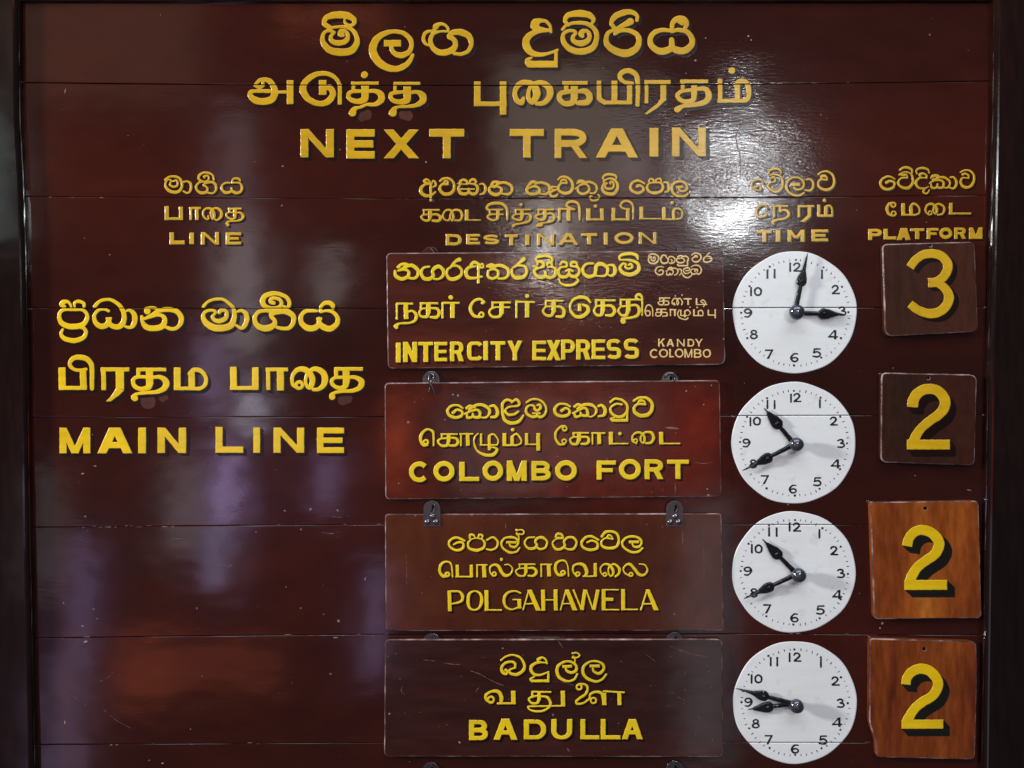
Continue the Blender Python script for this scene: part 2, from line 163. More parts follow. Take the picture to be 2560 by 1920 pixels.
('p1',C17,4,4,"d 190,238,50;c 175,240,40 220,208,45 280,205,45 330,228,40;c 140,290,35 150,350,55 220,390,55 300,360,55 310,300,40 260,270,45 180,285,30;c 200,280,30 270,240,50 350,220,55 420,270,55 430,330,45 390,380,45 320,380,35|"
"c 570,235,30 500,250,40 470,310,45 500,380,55 570,390,60 620,350,50 610,300,45 640,250,60 700,235,55 750,290,50 740,350,45 690,390,35 630,390,30|"
"c 830,250,35 900,170,45 950,145,60;c 800,270,35 790,330,40 820,385,50 890,390,60 960,350,50 980,290,40 940,235,40 870,225,35 810,260,35|"
"c 1100,210,50 1130,180,50 1180,200,45 1210,240,40 1250,245,25 1240,200,25 1215,210,30;c 1150,230,30 1060,250,50 1030,310,55 1060,370,55 1140,380,40 1230,360,30;l 1188,190 1188,445 w35|"
"c 1300,230,40 1350,210,45 1400,235,40;c 1310,290,35 1310,360,40 1370,385,40 1430,350,40 1430,290,40 1370,265,35 1310,290,30;c 1330,240,40 1460,220,50 1550,260,50 1565,330,40 1520,380,40 1440,385,30|"
"c 1640,240,30 1700,190,40 1755,140,65;c 1610,270,35 1610,330,45 1660,375,60 1750,365,55 1795,300,45 1770,235,40 1690,220,35 1620,250,30|"
"c 1930,190,28 1915,130,30 1970,105,45 2050,97,45 2110,130,45 2110,170,35 2080,175,30 2080,150,25;c 1870,230,25 1920,240,25;c 1930,210,30 1940,170,40 1990,180,45 2010,220,40 1980,235,25;c 2050,220,30 2070,185,40 2110,200,35 2110,230,30;c 2010,240,25 1920,260,40 1890,300,45 1930,360,50 2000,370,50 2030,330,45 2030,300,30;c 2030,350,50 2090,375,50 2150,340,45 2155,270,40 2110,235,35 2060,240,25"),
('p1',C18,4,4,"c 110,205,30 130,175,40 180,185,40 190,225,30;c 240,225,35 250,185,45 300,180,40 320,220,30;c 180,235,30 110,245,35 80,300,45 110,360,50 180,360,50 215,320,45;c 215,320,40 250,355,50 310,350,50 345,290,40 320,240,40 250,230,30;c 175,290,30 215,270,30 260,290,30;l 215,280 215,340 w35;c 90,390,25 110,440,30 180,470,40 270,460,40 330,410,35 300,375,25|"
"c 520,195,30 440,200,35 390,250,40 400,320,50 460,360,55 530,340,55 550,280,50 560,220,60 620,200,60 690,240,50 700,300,45 660,350,35 560,350,25|c 710,215,30 770,220,45 795,280,60 780,330,50 740,350,35 700,330,25|"
"c 850,140,30 850,105,35 900,80,50 980,70,50 1060,90,50 1080,140,30;c 855,150,25 950,150,35 1040,170,45 1090,220,50 1080,290,60 990,335,60 890,310,55 855,250,45 890,200,35 930,200,25;c 930,205,30 925,240,35 960,260,35 1010,240,35 990,200,35 965,215,30"),
('p1s',CS,0,0,"c 70,100,26 110,65,30 180,70,30 230,110,32 225,170,34 170,215,34 100,205,32 70,160,30 85,120,26 115,105,24;c 115,110,26 115,150,26 150,175,28 180,150,26 175,115,24 150,120,30 150,140,26|"
"c 280,110,30 300,85,34 345,90,30 355,110,24;c 285,110,28 265,150,30 290,205,32 350,210,34 385,175,28 375,140,26 350,115,24;c 385,160,26 400,115,26 450,105,26 490,140,26 485,190,26 430,215,26 400,205,24;c 430,150,22 450,165,22 440,185,22|"
"c 540,110,34 580,90,30 620,100,24;c 520,140,26 525,185,30 580,205,30 635,190,28 640,155,26 600,130,24 540,140,22;c 600,115,26 660,100,28 705,130,28 705,170,26;l 692,150 692,262 w24;l 535,250 700,250 w28;c 545,250,24 530,230,22 545,225,18|"
"c 755,80,24 810,50,26 870,60,28 905,100,30 895,150,30 840,190,32 785,180,28 765,145,26 800,115,24 850,115,22;c 800,110,24 815,90,26 845,95,24 850,110,22|c 990,95,22 1020,60,24 1040,50,26;c 970,110,26 945,150,30 970,190,32 1040,185,30 1080,140,28 1040,105,26 990,105,22"),
('p1s',CS,0,0,"c 240,335,26 275,315,24 305,335,24 300,380,28 240,395,30 190,365,28 185,320,26 215,275,26 270,265,24 310,275,20|"
"c 385,300,30 420,275,28 450,290,24;c 350,340,22 400,310,24 450,320,26 465,360,28 430,395,28 410,370,24;c 365,345,22 360,390,28 400,395,26 415,370,22;c 430,300,26 500,290,28 540,325,26 525,380,26 480,400,20|c 555,300,22 590,315,26 595,360,26 565,400,24|"
"c 690,290,22 650,290,24 625,325,26 650,370,26 700,370,26 730,350,22;c 640,300,26 690,280,28 725,295,24 715,325,22 660,330,20;c 605,370,26 635,420,28 690,440,28 740,420,26 765,385,22|"
"c 750,270,22 800,245,26 870,250,28 910,300,28 900,360,28 860,385,28 835,365,24;c 840,370,26 790,385,28 750,360,26 745,320,24 785,300,22 830,320,22;c 810,345,24 815,310,24 850,315,26 850,350,26"),
('p1',C17,4,4,"l 150,700 365,700 w28;l 163,700 163,900 w28;l 275,700 280,895 w62;c 290,810,30 350,790,30 400,830,50 400,900,45 330,940,35 200,950,30 150,980,60 160,1000,50|"
"l 450,695 680,695 w28;l 465,695 465,760 w30;l 560,700 560,820 w62;c 560,810,62 540,860,50 470,860,35 445,810,32 480,765,30 555,760,28;c 590,755,30 670,765,40 695,820,50 660,870,50 590,870,35|l 725,690 950,690 w28;l 737,690 737,885 w28;l 860,695 862,880 w62;d 840,622,68|"
"c 1260,680,35 1210,645,40 1140,660,40 1095,720,45 1090,790,50 1130,850,45 1200,868,38;d 1240,690,50;r 1225,840,28,30|l 1350,685 1595,685 w26;l 1365,685 1365,760 w28;l 1480,690 1480,830 w60;l 1400,745 1585,745 w24;c 1480,810,60 1450,860,45 1370,865,38 1325,820,35 1340,770,32 1400,745,28|"
"l 1650,675 1895,680 w26;l 1665,660 1665,880 w26;l 1800,680 1800,875 w60;d 1800,603,62|l 2020,665 2255,665 w26;l 2035,660 2035,740 w28;l 2135,670 2135,800 w58;c 2135,790,58 2100,850,45 2030,840,38 2000,790,35 2040,740,30 2120,735,26;c 2160,735,30 2230,745,40 2265,800,50 2240,860,50 2170,860,35"),
('p1',C18,4,4,"c 480,680,35 430,630,50 350,620,50 270,650,40 230,720,35 240,800,40 300,860,50 380,860,55 450,800,60 445,740,50 390,715,35;l 348,700 348,795 w48|l 540,655 800,660 w28;l 555,650 555,730 w30;l 640,665 640,790 w60;c 640,780,60 620,840,50 560,840,38 530,790,35 560,735,30 635,725,28;c 665,725,30 750,730,45 790,790,50 750,845,50 680,845,35|"
"l 850,650 1130,650 w26;l 865,655 865,730 w28;l 960,660 960,790 w62;c 960,780,62 930,845,50 870,840,35 835,790,35 865,740,30 950,730,28;c 985,725,28 1060,720,40 1100,780,50 1070,850,45 970,880,35 880,890,35;d 895,920,80;c 1120,655,25 1060,630,35 1070,590,40 1110,590,45 1135,650,30 1135,850,18"),
('p1s',C18,0,0,"l 1345,630 1485,630 w18;l 1355,630 1355,665 w18;l 1405,640 1405,690 w26;c 1405,690,26 1390,715,22 1350,710,20 1340,680,18 1400,665,18;c 1420,665,18 1460,670,22 1465,710,22 1420,715,18|c 1535,690,18 1545,715,18 1510,690,18 1530,640,20 1570,640,20 1590,690,22 1575,715,18 1570,660,18 1610,635,18 1640,680,20 1630,715,18;l 1650,640 1755,640 w18;l 1712,640 1712,715 w22;d 1550,603,22;d 1635,592,24|"
"l 1818,630 1818,715 w22;l 1808,712 1950,710 w14;c 1905,695,16 1870,672,18 1900,655,18 1930,690,18 1905,740,16|c 1190,790,18 1225,795,20 1232,840,24 1190,850,22 1172,790,22 1190,730,20 1230,718,20 1262,760,18 1268,855,14|l 1310,770 1440,770 w18;l 1320,770 1320,800 w18;l 1375,775 1375,840 w24;c 1375,835,24 1350,855,20 1310,850,18 1310,815,18 1370,810,18;c 1390,810,18 1440,815,22 1445,850,22 1390,858,18|l 1480,775 1565,775 w16;l 1490,775 1490,855 w16;l 1545,775 1545,858 w24|"
"c 1600,780,16 1580,830,16 1610,880,18 1680,900,20 1710,880,20;l 1620,775 1620,850 w20;l 1612,850 1700,850 w14;l 1670,790 1670,870 w22;c 1670,795,20 1710,780,18 1740,820,18 1710,850,14;d 1735,745,20|l 1785,770 1785,858 w22;l 1775,850 1900,850 w16;l 1840,790 1840,850 w20;c 1840,795,20 1880,785,18 1900,820,18 1895,850,16;d 1825,748,24|l 1965,775 1965,850 w18;l 1958,842 2060,845 w16;l 2052,770 2052,885 w20"),
('p1',C17,5,5,"g I 150,1190,212,1440 60|g N 240,1180,418,1435 60|g T 432,1180,620,1435 60 44|g E 635,1180,795,1425 50 44|g R 830,1175,1005,1425 55 44|g C 1045,1175,1225,1415 55 44|g I 1250,1170,1308,1410 58|g T 1340,1172,1525,1412 58 44|g Y 1550,1165,1740,1415 55|g E 1865,1165,2040,1412 50 44|g X 2045,1158,2221,1412 50"),
('p1',C18,5,5,"g P 115,1150,290,1405 52 44|g R 305,1150,485,1405 55 44|g E 500,1150,670,1398 50 44|g S 690,1145,870,1395 52 46|g S 905,1140,1095,1392 52 46"),
('p1s',C18,0,0,"g K 1335,1140,1420,1240 20|g A 1440,1145,1535,1240 20 14|g N 1570,1145,1670,1240 18|g D 1705,1145,1790,1240 19 16|g Y 1800,1145,1895,1240 20|g C 1230,1270,1330,1385 20 18|g O 1345,1268,1460,1378 20 18|g L 1475,1270,1535,1375 20 16|g O 1545,1265,1655,1378 20 18|g M 1665,1268,1765,1378 18|g B 1785,1270,1880,1380 20 16|g O 1895,1270,2000,1380 20 18"),
('p2',C19,4,4,"c 845,545,45 890,510,35 950,530,35 950,580,40 880,605,45 800,580,45 775,520,40 820,465,35 900,455,30 960,490,30|c 1010,490,40 1050,465,45 1110,480,35;c 985,560,30 1060,530,30 1130,510,35 1170,540,40 1160,600,45 1090,595,40 1085,560,30;c 1010,560,30 1020,605,40 1070,600,35 1090,575,30;c 1040,515,40 1110,460,40 1200,450,45 1280,500,45 1285,560,40 1240,605,30 1170,600,25|"
"c 1300,465,35 1350,465,40 1385,530,50 1370,590,45 1310,600,35|c 1570,410,30 1500,390,40 1450,430,40 1445,500,40 1450,570,45;c 1560,420,30 1610,385,40 1650,420,40 1640,460,30 1560,470,25 1500,490,30 1480,530,35 1520,570,40 1590,565,35 1640,530,30;c 1450,570,40 1480,640,50 1560,675,50 1650,650,45 1700,580,30|"
"c 1740,420,30 1800,385,30 1880,385,30 1950,430,30 1980,500,30 1960,570,35 1910,600,40 1870,580,35 1870,560,30;c 1860,590,40 1800,595,40 1740,550,40 1740,490,35 1780,455,30 1830,465,30 1840,500,40 1870,520,40 1910,490,40 1900,450,40 1870,455,25;l 1810,555 1910,555 w25"),
('p2',C20,4,4,"c 120,520,45 170,490,35 215,520,35 200,570,45 120,590,45 50,560,45 35,500,45 80,445,35 160,440,30 220,470,30|c 280,470,40 320,445,40 370,465,35;c 260,550,30 330,515,30 400,490,35 430,520,40 430,580,45 360,575,35 350,545,25;c 275,550,30 290,595,40 340,585,35 355,560,25;c 310,500,35 390,450,45 480,450,45 540,500,35 530,560,30 480,595,25 440,590,20|c 570,465,35 610,455,40 650,510,50 635,575,45 570,590,30|"
"c 715,415,35 770,375,30 850,390,35 910,440,35 920,520,35 860,590,45 780,590,40 720,540,40 720,480,30 780,440,30 850,445,30;l 918,460 918,655 w30;l 735,640 930,640 w40;c 740,645,35 720,620,30 760,605,20|c 1000,400,35 1060,365,35 1150,365,40 1215,420,45 1220,500,50 1170,570,55 1080,580,55 1010,540,50 1005,480,40 1050,440,35 1140,445,30;c 1050,430,30 1070,400,35 1120,405,35 1140,440,25"),
('p2',C19,4,4,"r 512,905,26,30;c 530,940,30 480,940,40 445,870,45 470,790,45 530,750,30 590,770,35 605,830,32 605,945,25|l 690,808 900,808 w22;l 705,808 705,860 w26;l 790,815 790,900 w50;c 790,890,50 770,945,40 700,945,35 660,900,32 690,865,28 780,855,25;c 810,850,28 880,860,35 905,905,45 870,945,40 800,945,30|l 920,805 1090,805 w22;l 940,805 940,955 w22;l 1020,810 1025,950 w50|"
"c 1150,800,20 1110,840,22 1100,920,25 1140,1010,30 1230,1060,45 1330,1060,50 1380,1000,40 1340,970,25 1300,975,20;l 1185,800 1185,950 w30;l 1170,940 1390,940 w20;l 1285,820 1285,1005 w40;c 1290,820,30 1340,810,25 1390,870,22 1390,920,22 1370,940,20|"
"l 1470,795 1470,950 w50;l 1450,942 1620,942 w25;l 1565,830 1565,945 w45;c 1570,830,30 1620,805,28 1672,870,25 1670,920,25 1620,942,20;d 1570,755,52|l 1740,795 1740,940 w40;l 1720,932 1900,932 w20;l 1882,795 1882,1010 w50"),
('p2',C20,4,4,"r 155,740,25,26;c 160,708,25 110,715,32 50,780,35 45,860,35 90,930,35 150,930,30;r 150,895,24,24|l 250,792 450,792 w22;l 265,792 265,845 w25;l 330,800 330,890 w55;c 330,880,55 300,930,40 240,920,35 225,870,30 260,845,28 320,840,25;c 350,840,30 430,845,35 450,890,40 420,925,40 360,925,30|l 480,795 650,795 w22;l 495,795 495,935 w20;l 575,800 578,930 w50|l 718,780 720,935 w55;l 700,925 935,922 w20;d 830,802,50|"
"r 1020,890,22,24;c 1030,922,25 985,890,28 985,830,28 1030,790,30 1090,795,35 1130,850,40 1120,915,30 1085,890,25 1090,830,25 1140,785,30 1210,790,40 1240,850,45 1210,910,40 1150,920,30|l 1330,780 1335,935 w55;l 1310,922 1565,922 w20"),
('p2',C19,5,5,"g C 305,1140,530,1395 60 58|g O 603,1135,862,1385 62 60|g L 918,1145,1162,1380 68 52|g O 1203,1130,1455,1378 62 60|g M 1498,1130,1742,1378 65|g B 1800,1135,2035,1372 60 52"),
('p2',C20,5,5,"g O 38,1125,305,1375 62 60|g F 545,1130,780,1362 62 50|g O 818,1110,1085,1362 62 58|g R 1130,1115,1362,1358 62 52|g T 1403,1120,1670,1355 62 50"),
('p3',C21,3,3,"c 875,575,25 930,550,30 985,560,30 980,620,40 910,645,35 840,610,30 815,560,30 850,510,35 920,495,35 1000,530,30|c 1080,515,25 1045,560,28 1060,620,35 1150,645,45 1230,610,35 1240,550,30 1200,510,25 1140,500,20 1075,515,20;c 1065,500,25 1070,460,30 1110,465,30 1130,500,20;c 1160,500,20 1180,460,30 1215,470,30 1210,500,25|c 1270,520,30 1340,490,30 1395,540,30 1380,610,30 1320,640,30 1265,630,25|"
"c 1655,615,25 1620,660,30 1540,670,35 1460,620,30 1440,560,30 1480,500,30 1560,490,35 1620,510,30 1640,560,30 1600,605,35 1550,595,35 1535,570,25;l 1495,550 1620,550 w30;c 1645,540,20 1645,480,20 1620,450,18 1690,455,22 1705,420,22 1670,400,20 1630,410,20;d 1620,405,35;d 1620,445,30|"
"c 1830,490,25 1750,500,25 1715,560,28 1760,620,35 1830,620,40 1860,580,35 1840,545,30 1870,500,40 1930,495,40 1980,540,28 1960,610,32 1900,630,30 1860,610,30"),
('p3',C22,3,3,"c 90,490,25 110,450,35 160,455,35 180,490,30;l 80,492 190,495 w18;c 180,505,22 100,510,25 55,560,25 90,625,35 150,630,40 200,590,35 190,540,30 230,495,35 300,495,35 340,550,30 310,620,35 250,635,30 200,615,25|"
"c 465,550,25 520,530,28 585,560,30 580,620,40 500,640,38 420,610,35 400,550,35 450,490,35 520,480,35 600,520,25|c 640,480,35 680,430,40 750,420,35 820,450,35 840,530,35 810,600,40 720,620,40 640,590,35 640,530,28 690,500,25 770,510,25;c 700,490,25 720,465,25 750,475,25 765,500,22|c 1120,620,30 1070,660,35 990,665,35 910,620,32 880,560,32 920,500,35 1000,480,35 1080,500,35 1110,550,30 1080,600,35 1020,600,30 1000,570,25;l 960,545 1080,545 w35"),
('p3',C21,3,3,"r 800,930,22,30;c 790,950,35 750,950,45 710,900,40 715,830,40 760,785,30 820,785,25 850,830,22 860,958,20|l 915,815 920,965 w42;l 895,957 1105,957 w20;l 1082,815 1085,965 w42|l 1140,818 1275,818 w20;l 1152,815 1152,965 w20;l 1232,820 1238,965 w50|"
"r 1355,925,22,22;c 1340,950,20 1305,900,22 1310,840,25 1360,815,35 1410,840,45 1440,900,45 1490,945,45 1550,920,25 1570,860,22 1530,815,20 1480,815,18;d 1440,752,45|l 1640,810 1845,810 w20;l 1655,810 1655,860 w20;l 1730,815 1730,910 w42;c 1730,900,42 1710,945,28 1650,945,25 1610,900,22 1640,865,20 1720,855,20;c 1750,855,25 1820,855,35 1855,900,42 1820,945,35 1760,945,25|l 1900,812 2040,812 w20;l 1912,812 1912,960 w20;l 2000,815 2005,955 w48"),
('p3',C22,3,3,"r 180,910,22,28;c 170,940,35 120,930,40 90,880,40 95,810,40 140,770,30 200,770,25 235,830,20 245,950,18|r 355,925,22,24;c 345,955,22 300,900,22 305,830,30 370,805,35 430,825,50 460,900,50 450,940,40;l 410,952 580,952 w18;l 560,795 562,955 w42|"
"r 675,930,20,22;c 670,950,22 630,910,22 625,850,22 670,810,25 730,820,40 770,880,40 770,930,30 740,950,22 715,890,22 735,830,22 790,810,30 845,860,40 840,920,35 800,955,25|r 985,930,20,22;c 970,950,22 910,910,22 895,860,22 930,815,30 980,815,40 1030,870,42 1080,930,42 1140,935,35 1180,880,22 1150,820,20 1080,805,18"),
('p3',C21,4,4,"l 822,1120 828,1368 w48;c 840,1130,25 940,1135,30 980,1190,45 960,1250,35 850,1280,22|o 1125,1128,20 1060,1160,40 1045,1240,48 1060,1320,40 1120,1352,22 1180,1320,35 1205,1240,48 1190,1160,35|l 1262,1118 1265,1362 w50;l 1240,1352 1445,1352 w20|c 1665,1150,25 1600,1128,22 1510,1150,35 1470,1230,42 1490,1310,35 1560,1345,22 1640,1320,25;l 1650,1225 1655,1335 w48;l 1570,1228 1675,1228 w18|"
"l 1765,1115 1695,1355 w18;p 1745,1112 1800,1112 1908,1360 1850,1360;l 1725,1280 1830,1275 w18|l 1932,1112 1938,1360 w50;l 2080,1108 2085,1358 w50;l 1960,1232 2070,1232 w18"),
('p3',C22,4,4,"l 215,1112 148,1355 w20;p 200,1110 250,1110 350,1355 292,1355;l 175,1278 280,1275 w18|l 300,1110 400,1348 w22;l 440,1110 403,1352 w46;l 452,1110 535,1348 w22;l 592,1112 543,1352 w46|l 660,1105 660,1355 w50;l 640,1112 840,1112 w18;l 680,1225 775,1225 w42;l 640,1348 845,1348 w18|l 890,1105 893,1355 w50;l 870,1345 1065,1345 w18|l 1175,1112 1100,1355 w22;p 1160,1108 1205,1108 1315,1355 1255,1355;l 1130,1280 1240,1278 w18"),
('p4',C23,4,4,"c 1435,385,25 1490,340,25 1570,320,25 1660,350,30 1710,430,35 1700,500,45 1630,550,45 1560,545,40 1530,515,30 1550,490,28 1605,472,28;c 1600,470,25 1600,420,35 1550,400,35 1480,420,35 1440,480,40 1460,530,45 1500,545,35 1510,510,30;d 1493,500,45|"
"c 1980,420,25 1960,370,25 1920,350,25 1875,375,50;c 1970,412,20 1870,410,35 1800,450,45 1790,500,45 1830,550,40 1910,555,30 2000,520,22;l 1995,515 1995,645 w28;l 1795,628 2005,628 w35;c 1800,630,33 1785,605,28 1830,578,18"),
('p4',C24,4,4,"c 350,545,25 310,610,30 230,630,30 140,590,45 105,510,45 130,440,40 200,400,30 270,400,30 330,440,35 335,500,40 280,530,40 225,510,35 210,480,25;l 170,458 285,455 w38;c 318,420,22 320,365,22 290,350,18 350,350,22 375,320,22 340,295,20 300,300,22;d 292,300,30;d 300,340,28|"
"c 690,550,28 640,610,32 570,635,35 470,600,42 415,530,42 430,450,38 500,400,28 580,395,30 650,430,35 660,490,40 610,540,40 550,520,35 530,480,25;l 495,452 615,452 w38"),
('p4',C23,4,4,"r 1315,850,35,30;c 1330,885,30 1265,860,30 1255,800,40 1320,755,35 1400,755,50 1440,820,55 1435,885,45;l 1385,895 1610,892 w25;l 1580,745 1582,905 w58|l 1795,755 2030,760 w22;l 1805,760 1805,830 w30;l 1885,765 1885,860 w45;c 1885,850,45 1860,890,35 1800,890,30 1765,850,30 1790,820,25 1880,800,25;c 1900,810,25 1980,820,35 2020,880,40 2010,930,35 1950,975,30 1860,990,28 1780,970,25 1755,935,25 1790,928,18;l 1770,930 2190,922 w20;l 2167,745 2170,933 w55"),
('p4',C24,4,4,"r 370,700,30,28;c 350,680,30 380,665,25 440,670,30 470,710,35 450,780,35 380,830,35 335,870,35 350,900,30 420,890,28 490,840,28;r 540,860,32,25;c 500,850,25 500,790,30 560,760,35 630,770,40 655,830,45;l 665,770 668,915 w55|l 650,750 910,765 w22;l 845,765 848,915 w50"),
('p4',C23,5,5,"g B 1055,1090,1280,1330 62 50|g A 1345,1075,1630,1325 68 50|g D 1705,1085,1970,1320 62 48"),
('p4',C24,5,5,"g U 40,1080,288,1320 62 45|g L 385,1080,610,1320 58 48|g L 625,1080,858,1320 58 48|g A 875,1080,1125,1320 62 48"),
('t1',C25,12,9,"b 710,415,115 780,320,115 880,250,118 1000,232,120 1120,262,122 1200,350,130 1205,440,130 1150,540,125 1060,600,115 950,615,125;b 950,618,125 1080,625,110 1180,700,120 1225,810,135 1180,930,130 1080,1005,130 960,1020,125 820,975,120 710,895,110"),
('t2',C26,14,17,"b 745,622,150 760,520,150 830,425,142 950,380,138 1080,410,140 1165,510,145 1165,620,145 1090,720,135 960,810,125 850,910,125 785,1010,135 750,1110,150;l 670,1115 1238,1115 w132"),
('t3',C27,19,18,"b 605,690,125 625,605,120 690,525,120 790,497,122 900,535,125 975,620,130 980,700,130 930,790,125 830,860,120 730,940,120 665,1040,125 640,1120,130;l 575,1150 1080,1148 w120"),
('t4',C28,16,18,"b 590,670,115 605,590,115 670,515,120 780,483,125 890,522,125 965,620,125 965,710,125 900,810,120 800,870,120 710,940,118 645,1030,118 610,1110,135;l 540,1142 1035,1140 w110"),
]
# ---------------------------------------------------------------- materials
def nodes(name):
    m = bpy.data.materials.new(name); m.use_nodes = True
    nt = m.node_tree; return m, nt, nt.nodes['Principled BSDF']
def add_relief(nt, bsdf, strength=1.0, fine=True):
    """brush marks, dust nibs and slow waves of the old varnish"""
    N = nt.nodes; L = nt.links
    g = N.new('ShaderNodeNewGeometry')
    def noise(scale, sx, sz, detail, rough=0.5):
        mp = N.new('ShaderNodeMapping'); mp.inputs['Scale'].default_value = (sx, 1.0, sz)
        L.new(g.outputs['Position'], mp.inputs['Vector'])
        n = N.new('ShaderNodeTexNoise'); n.inputs['Scale'].default_value = scale
        n.inputs['Detail'].default_value = detail; n.inputs['Roughness'].default_value = rough
        L.new(mp.outputs['Vector'], n.inputs['Vector']); return n.outputs['Fac']
    a = noise(150, 0.33, 1.5, 3.0, 0.62)      # nibs drawn out by the brush
    b = noise(14, 0.7, 1.3, 1.0)             # orange peel
    c = noise(2.2, 1.0, 1.4, 1.0)            # warp of the boards
    m1 = N.new('ShaderNodeMapRange'); m1.inputs['From Min'].default_value = 0.42; m1.inputs['From Max'].default_value = 0.62
    m1.inputs['To Min'].default_value = 0.25; m1.inputs['To Max'].default_value = 1.0
    L.new(noise(5.0, 0.8, 1.0, 2.0), m1.inputs['Value'])
    # the coat is coarse where it was brushed over again round the middle of the headings, smoother elsewhere
    msk = None
    for (qx, qy, ql, qr) in ((1790, 430, .06, .33), (1180, 580, .04, .22), (1560, 640, .03, .24)):
        c0 = W(qx, qy); vd = N.new('ShaderNodeVectorMath'); vd.operation = 'DISTANCE'; vd.inputs[1].default_value = c0; L.new(g.outputs['Position'], vd.inputs[0])
        mm = N.new('ShaderNodeMapRange'); mm.interpolation_type = 'SMOOTHSTEP'; mm.inputs['From Min'].default_value = ql; mm.inputs['From Max'].default_value = qr
        mm.inputs['To Min'].default_value = 1.0; mm.inputs['To Max'].default_value = 0.10; L.new(vd.outputs['Value'], mm.inputs['Value'])
        if msk is None: msk = mm.outputs[0]
        else:
            mx_ = N.new('ShaderNodeMath'); mx_.operation = 'MAXIMUM'; L.new(msk, mx_.inputs[0]); L.new(mm.outputs[0], mx_.inputs[1]); msk = mx_.outputs[0]
    mk = N.new('ShaderNodeMath'); mk.operation = 'MULTIPLY'; L.new(m1.outputs[0], mk.inputs[0]); L.new(msk, mk.inputs[1])
    mu = N.new('ShaderNodeMath'); mu.operation = 'MULTIPLY'; L.new(a, mu.inputs[0]); L.new(mk.outputs[0], mu.inputs[1])
    prev = None
    for src, dist in ((c, 0.002), (b, 0.0006), (mu.outputs[0], 0.00088)):
        bp = N.new('ShaderNodeBump'); bp.inputs['Strength'].default_value = strength; bp.inputs['Distance'].default_value = dist
        L.new(src, bp.inputs['Height'])
        if prev: L.new(prev, bp.inputs['Normal'])
        prev = bp.outputs['Normal']
    L.new(prev, bsdf.inputs['Normal'])
def wood(name, cols, sx=0.35, sz=1.6, scale=3.0, rough=0.115, grain=0.35, specks=True, relief=1.0):
    m, nt, b = nodes(name); N = nt.nodes; L = nt.links
    g = N.new('ShaderNodeNewGeometry'); mp = N.new('ShaderNodeMapping'); mp.inputs['Scale'].default_value = (sx, 1, sz)
    oi = N.new('ShaderNodeValue'); oi.outputs[0].default_value = len(name) * .37; ad = N.new('ShaderNodeVectorMath'); ad.operation = 'ADD'
    mu = N.new('ShaderNodeVectorMath'); mu.operation = 'SCALE'; mu.inputs[0].default_value = (3.1, 2.3, 5.7)
    L.new(oi.outputs[0], mu.inputs['Scale']); L.new(g.outputs['Position'], ad.inputs[0]); L.new(mu.outputs[0], ad.inputs[1])
    L.new(ad.outputs[0], mp.inputs['Vector'])
    n = N.new('ShaderNodeTexNoise'); n.inputs['Scale'].default_value = scale; n.inputs['Detail'].default_value = 3; n.inputs['Distortion'].default_value = 0.6
    L.new(mp.outputs[0], n.inputs['Vector'])
    r = N.new('ShaderNodeValToRGB'); L.new(n.outputs['Fac'], r.inputs['Fac'])
    el = r.color_ramp.elements
    while len(el) > 1: el.remove(el[-1])
    for i, (p, c) in enumerate(cols):
        e = el[0] if i == 0 else el.new(p)
        e.position = p; e.color = (*c, 1)
    n2 = N.new('ShaderNodeTexNoise'); n2.inputs['Scale'].default_value = scale * 14; n2.inputs['Detail'].default_value = 4; L.new(mp.outputs[0], n2.inputs['Vector'])
    mr = N.new('ShaderNodeMapRange'); mr.inputs['From Min'].default_value = 0.3; mr.inputs['From Max'].default_value = 0.7
    mr.inputs['To Min'].default_value = 1 - grain; mr.inputs['To Max'].default_value = 1 + grain
    L.new(n2.outputs['Fac'], mr.inputs['Value'])
    mx = N.new('ShaderNodeVectorMath'); mx.operation = 'SCALE'; L.new(r.outputs['Color'], mx.inputs[0]); L.new(mr.outputs[0], mx.inputs['Scale'])
    out = mx.outputs[0]
    if specks:   # chips where the varnish has flaked to the pale filler
        v = N.new('ShaderNodeTexVoronoi'); v.inputs['Scale'].default_value = 26
        L.new(g.outputs['Position'], v.inputs['Vector'])
        nn = N.new('ShaderNodeTexNoise'); nn.inputs['Scale'].default_value = 500
        L.new(g.outputs['Position'], nn.inputs['Vector'])
        sm = N.new('ShaderNodeMath'); sm.operation = 'MULTIPLY_ADD'; sm.inputs[1].default_value = 0.06; L.new(nn.outputs['Fac'], sm.inputs[0]); L.new(v.outputs['Distance'], sm.inputs[2])
        lt = N.new('ShaderNodeMath'); lt.operation = 'LESS_THAN'; lt.inputs[1].default_value = 0.075; L.new(sm.outputs[0], lt.inputs[0])
        sp = N.new('ShaderNodeSeparateColor'); L.new(v.outputs['Color'], sp.inputs[0])
        g2 = N.new('ShaderNodeMath'); g2.operation = 'GREATER_THAN'; g2.inputs[1].default_value = 0.86; L.new(sp.outputs[0], g2.inputs[0])
        m2 = N.new('ShaderNodeMath'); m2.operation = 'MULTIPLY'; L.new(lt.outputs[0], m2.inputs[0]); L.new(g2.outputs[0], m2.inputs[1])
        m3 = N.new('ShaderNodeMath'); m3.operation = 'MULTIPLY'; L.new(m2.outputs[0], m3.inputs[0]); L.new(sp.outputs[1], m3.inputs[1])
        mix = N.new('ShaderNodeMix'); mix.data_type = 'RGBA'; L.new(m3.outputs[0], mix.inputs['Factor'])
        L.new(out, mix.inputs['A']); mix.inputs['B'].default_value = (0.25, 0.18, 0.15, 1); out = mix.outputs['Result']
    L.new(out, b.inputs['Base Color'])
    b.inputs['Roughness'].default_value = rough; b.inputs['Specular IOR Level'].default_value = 0.5
    add_relief(nt, b, relief); return m
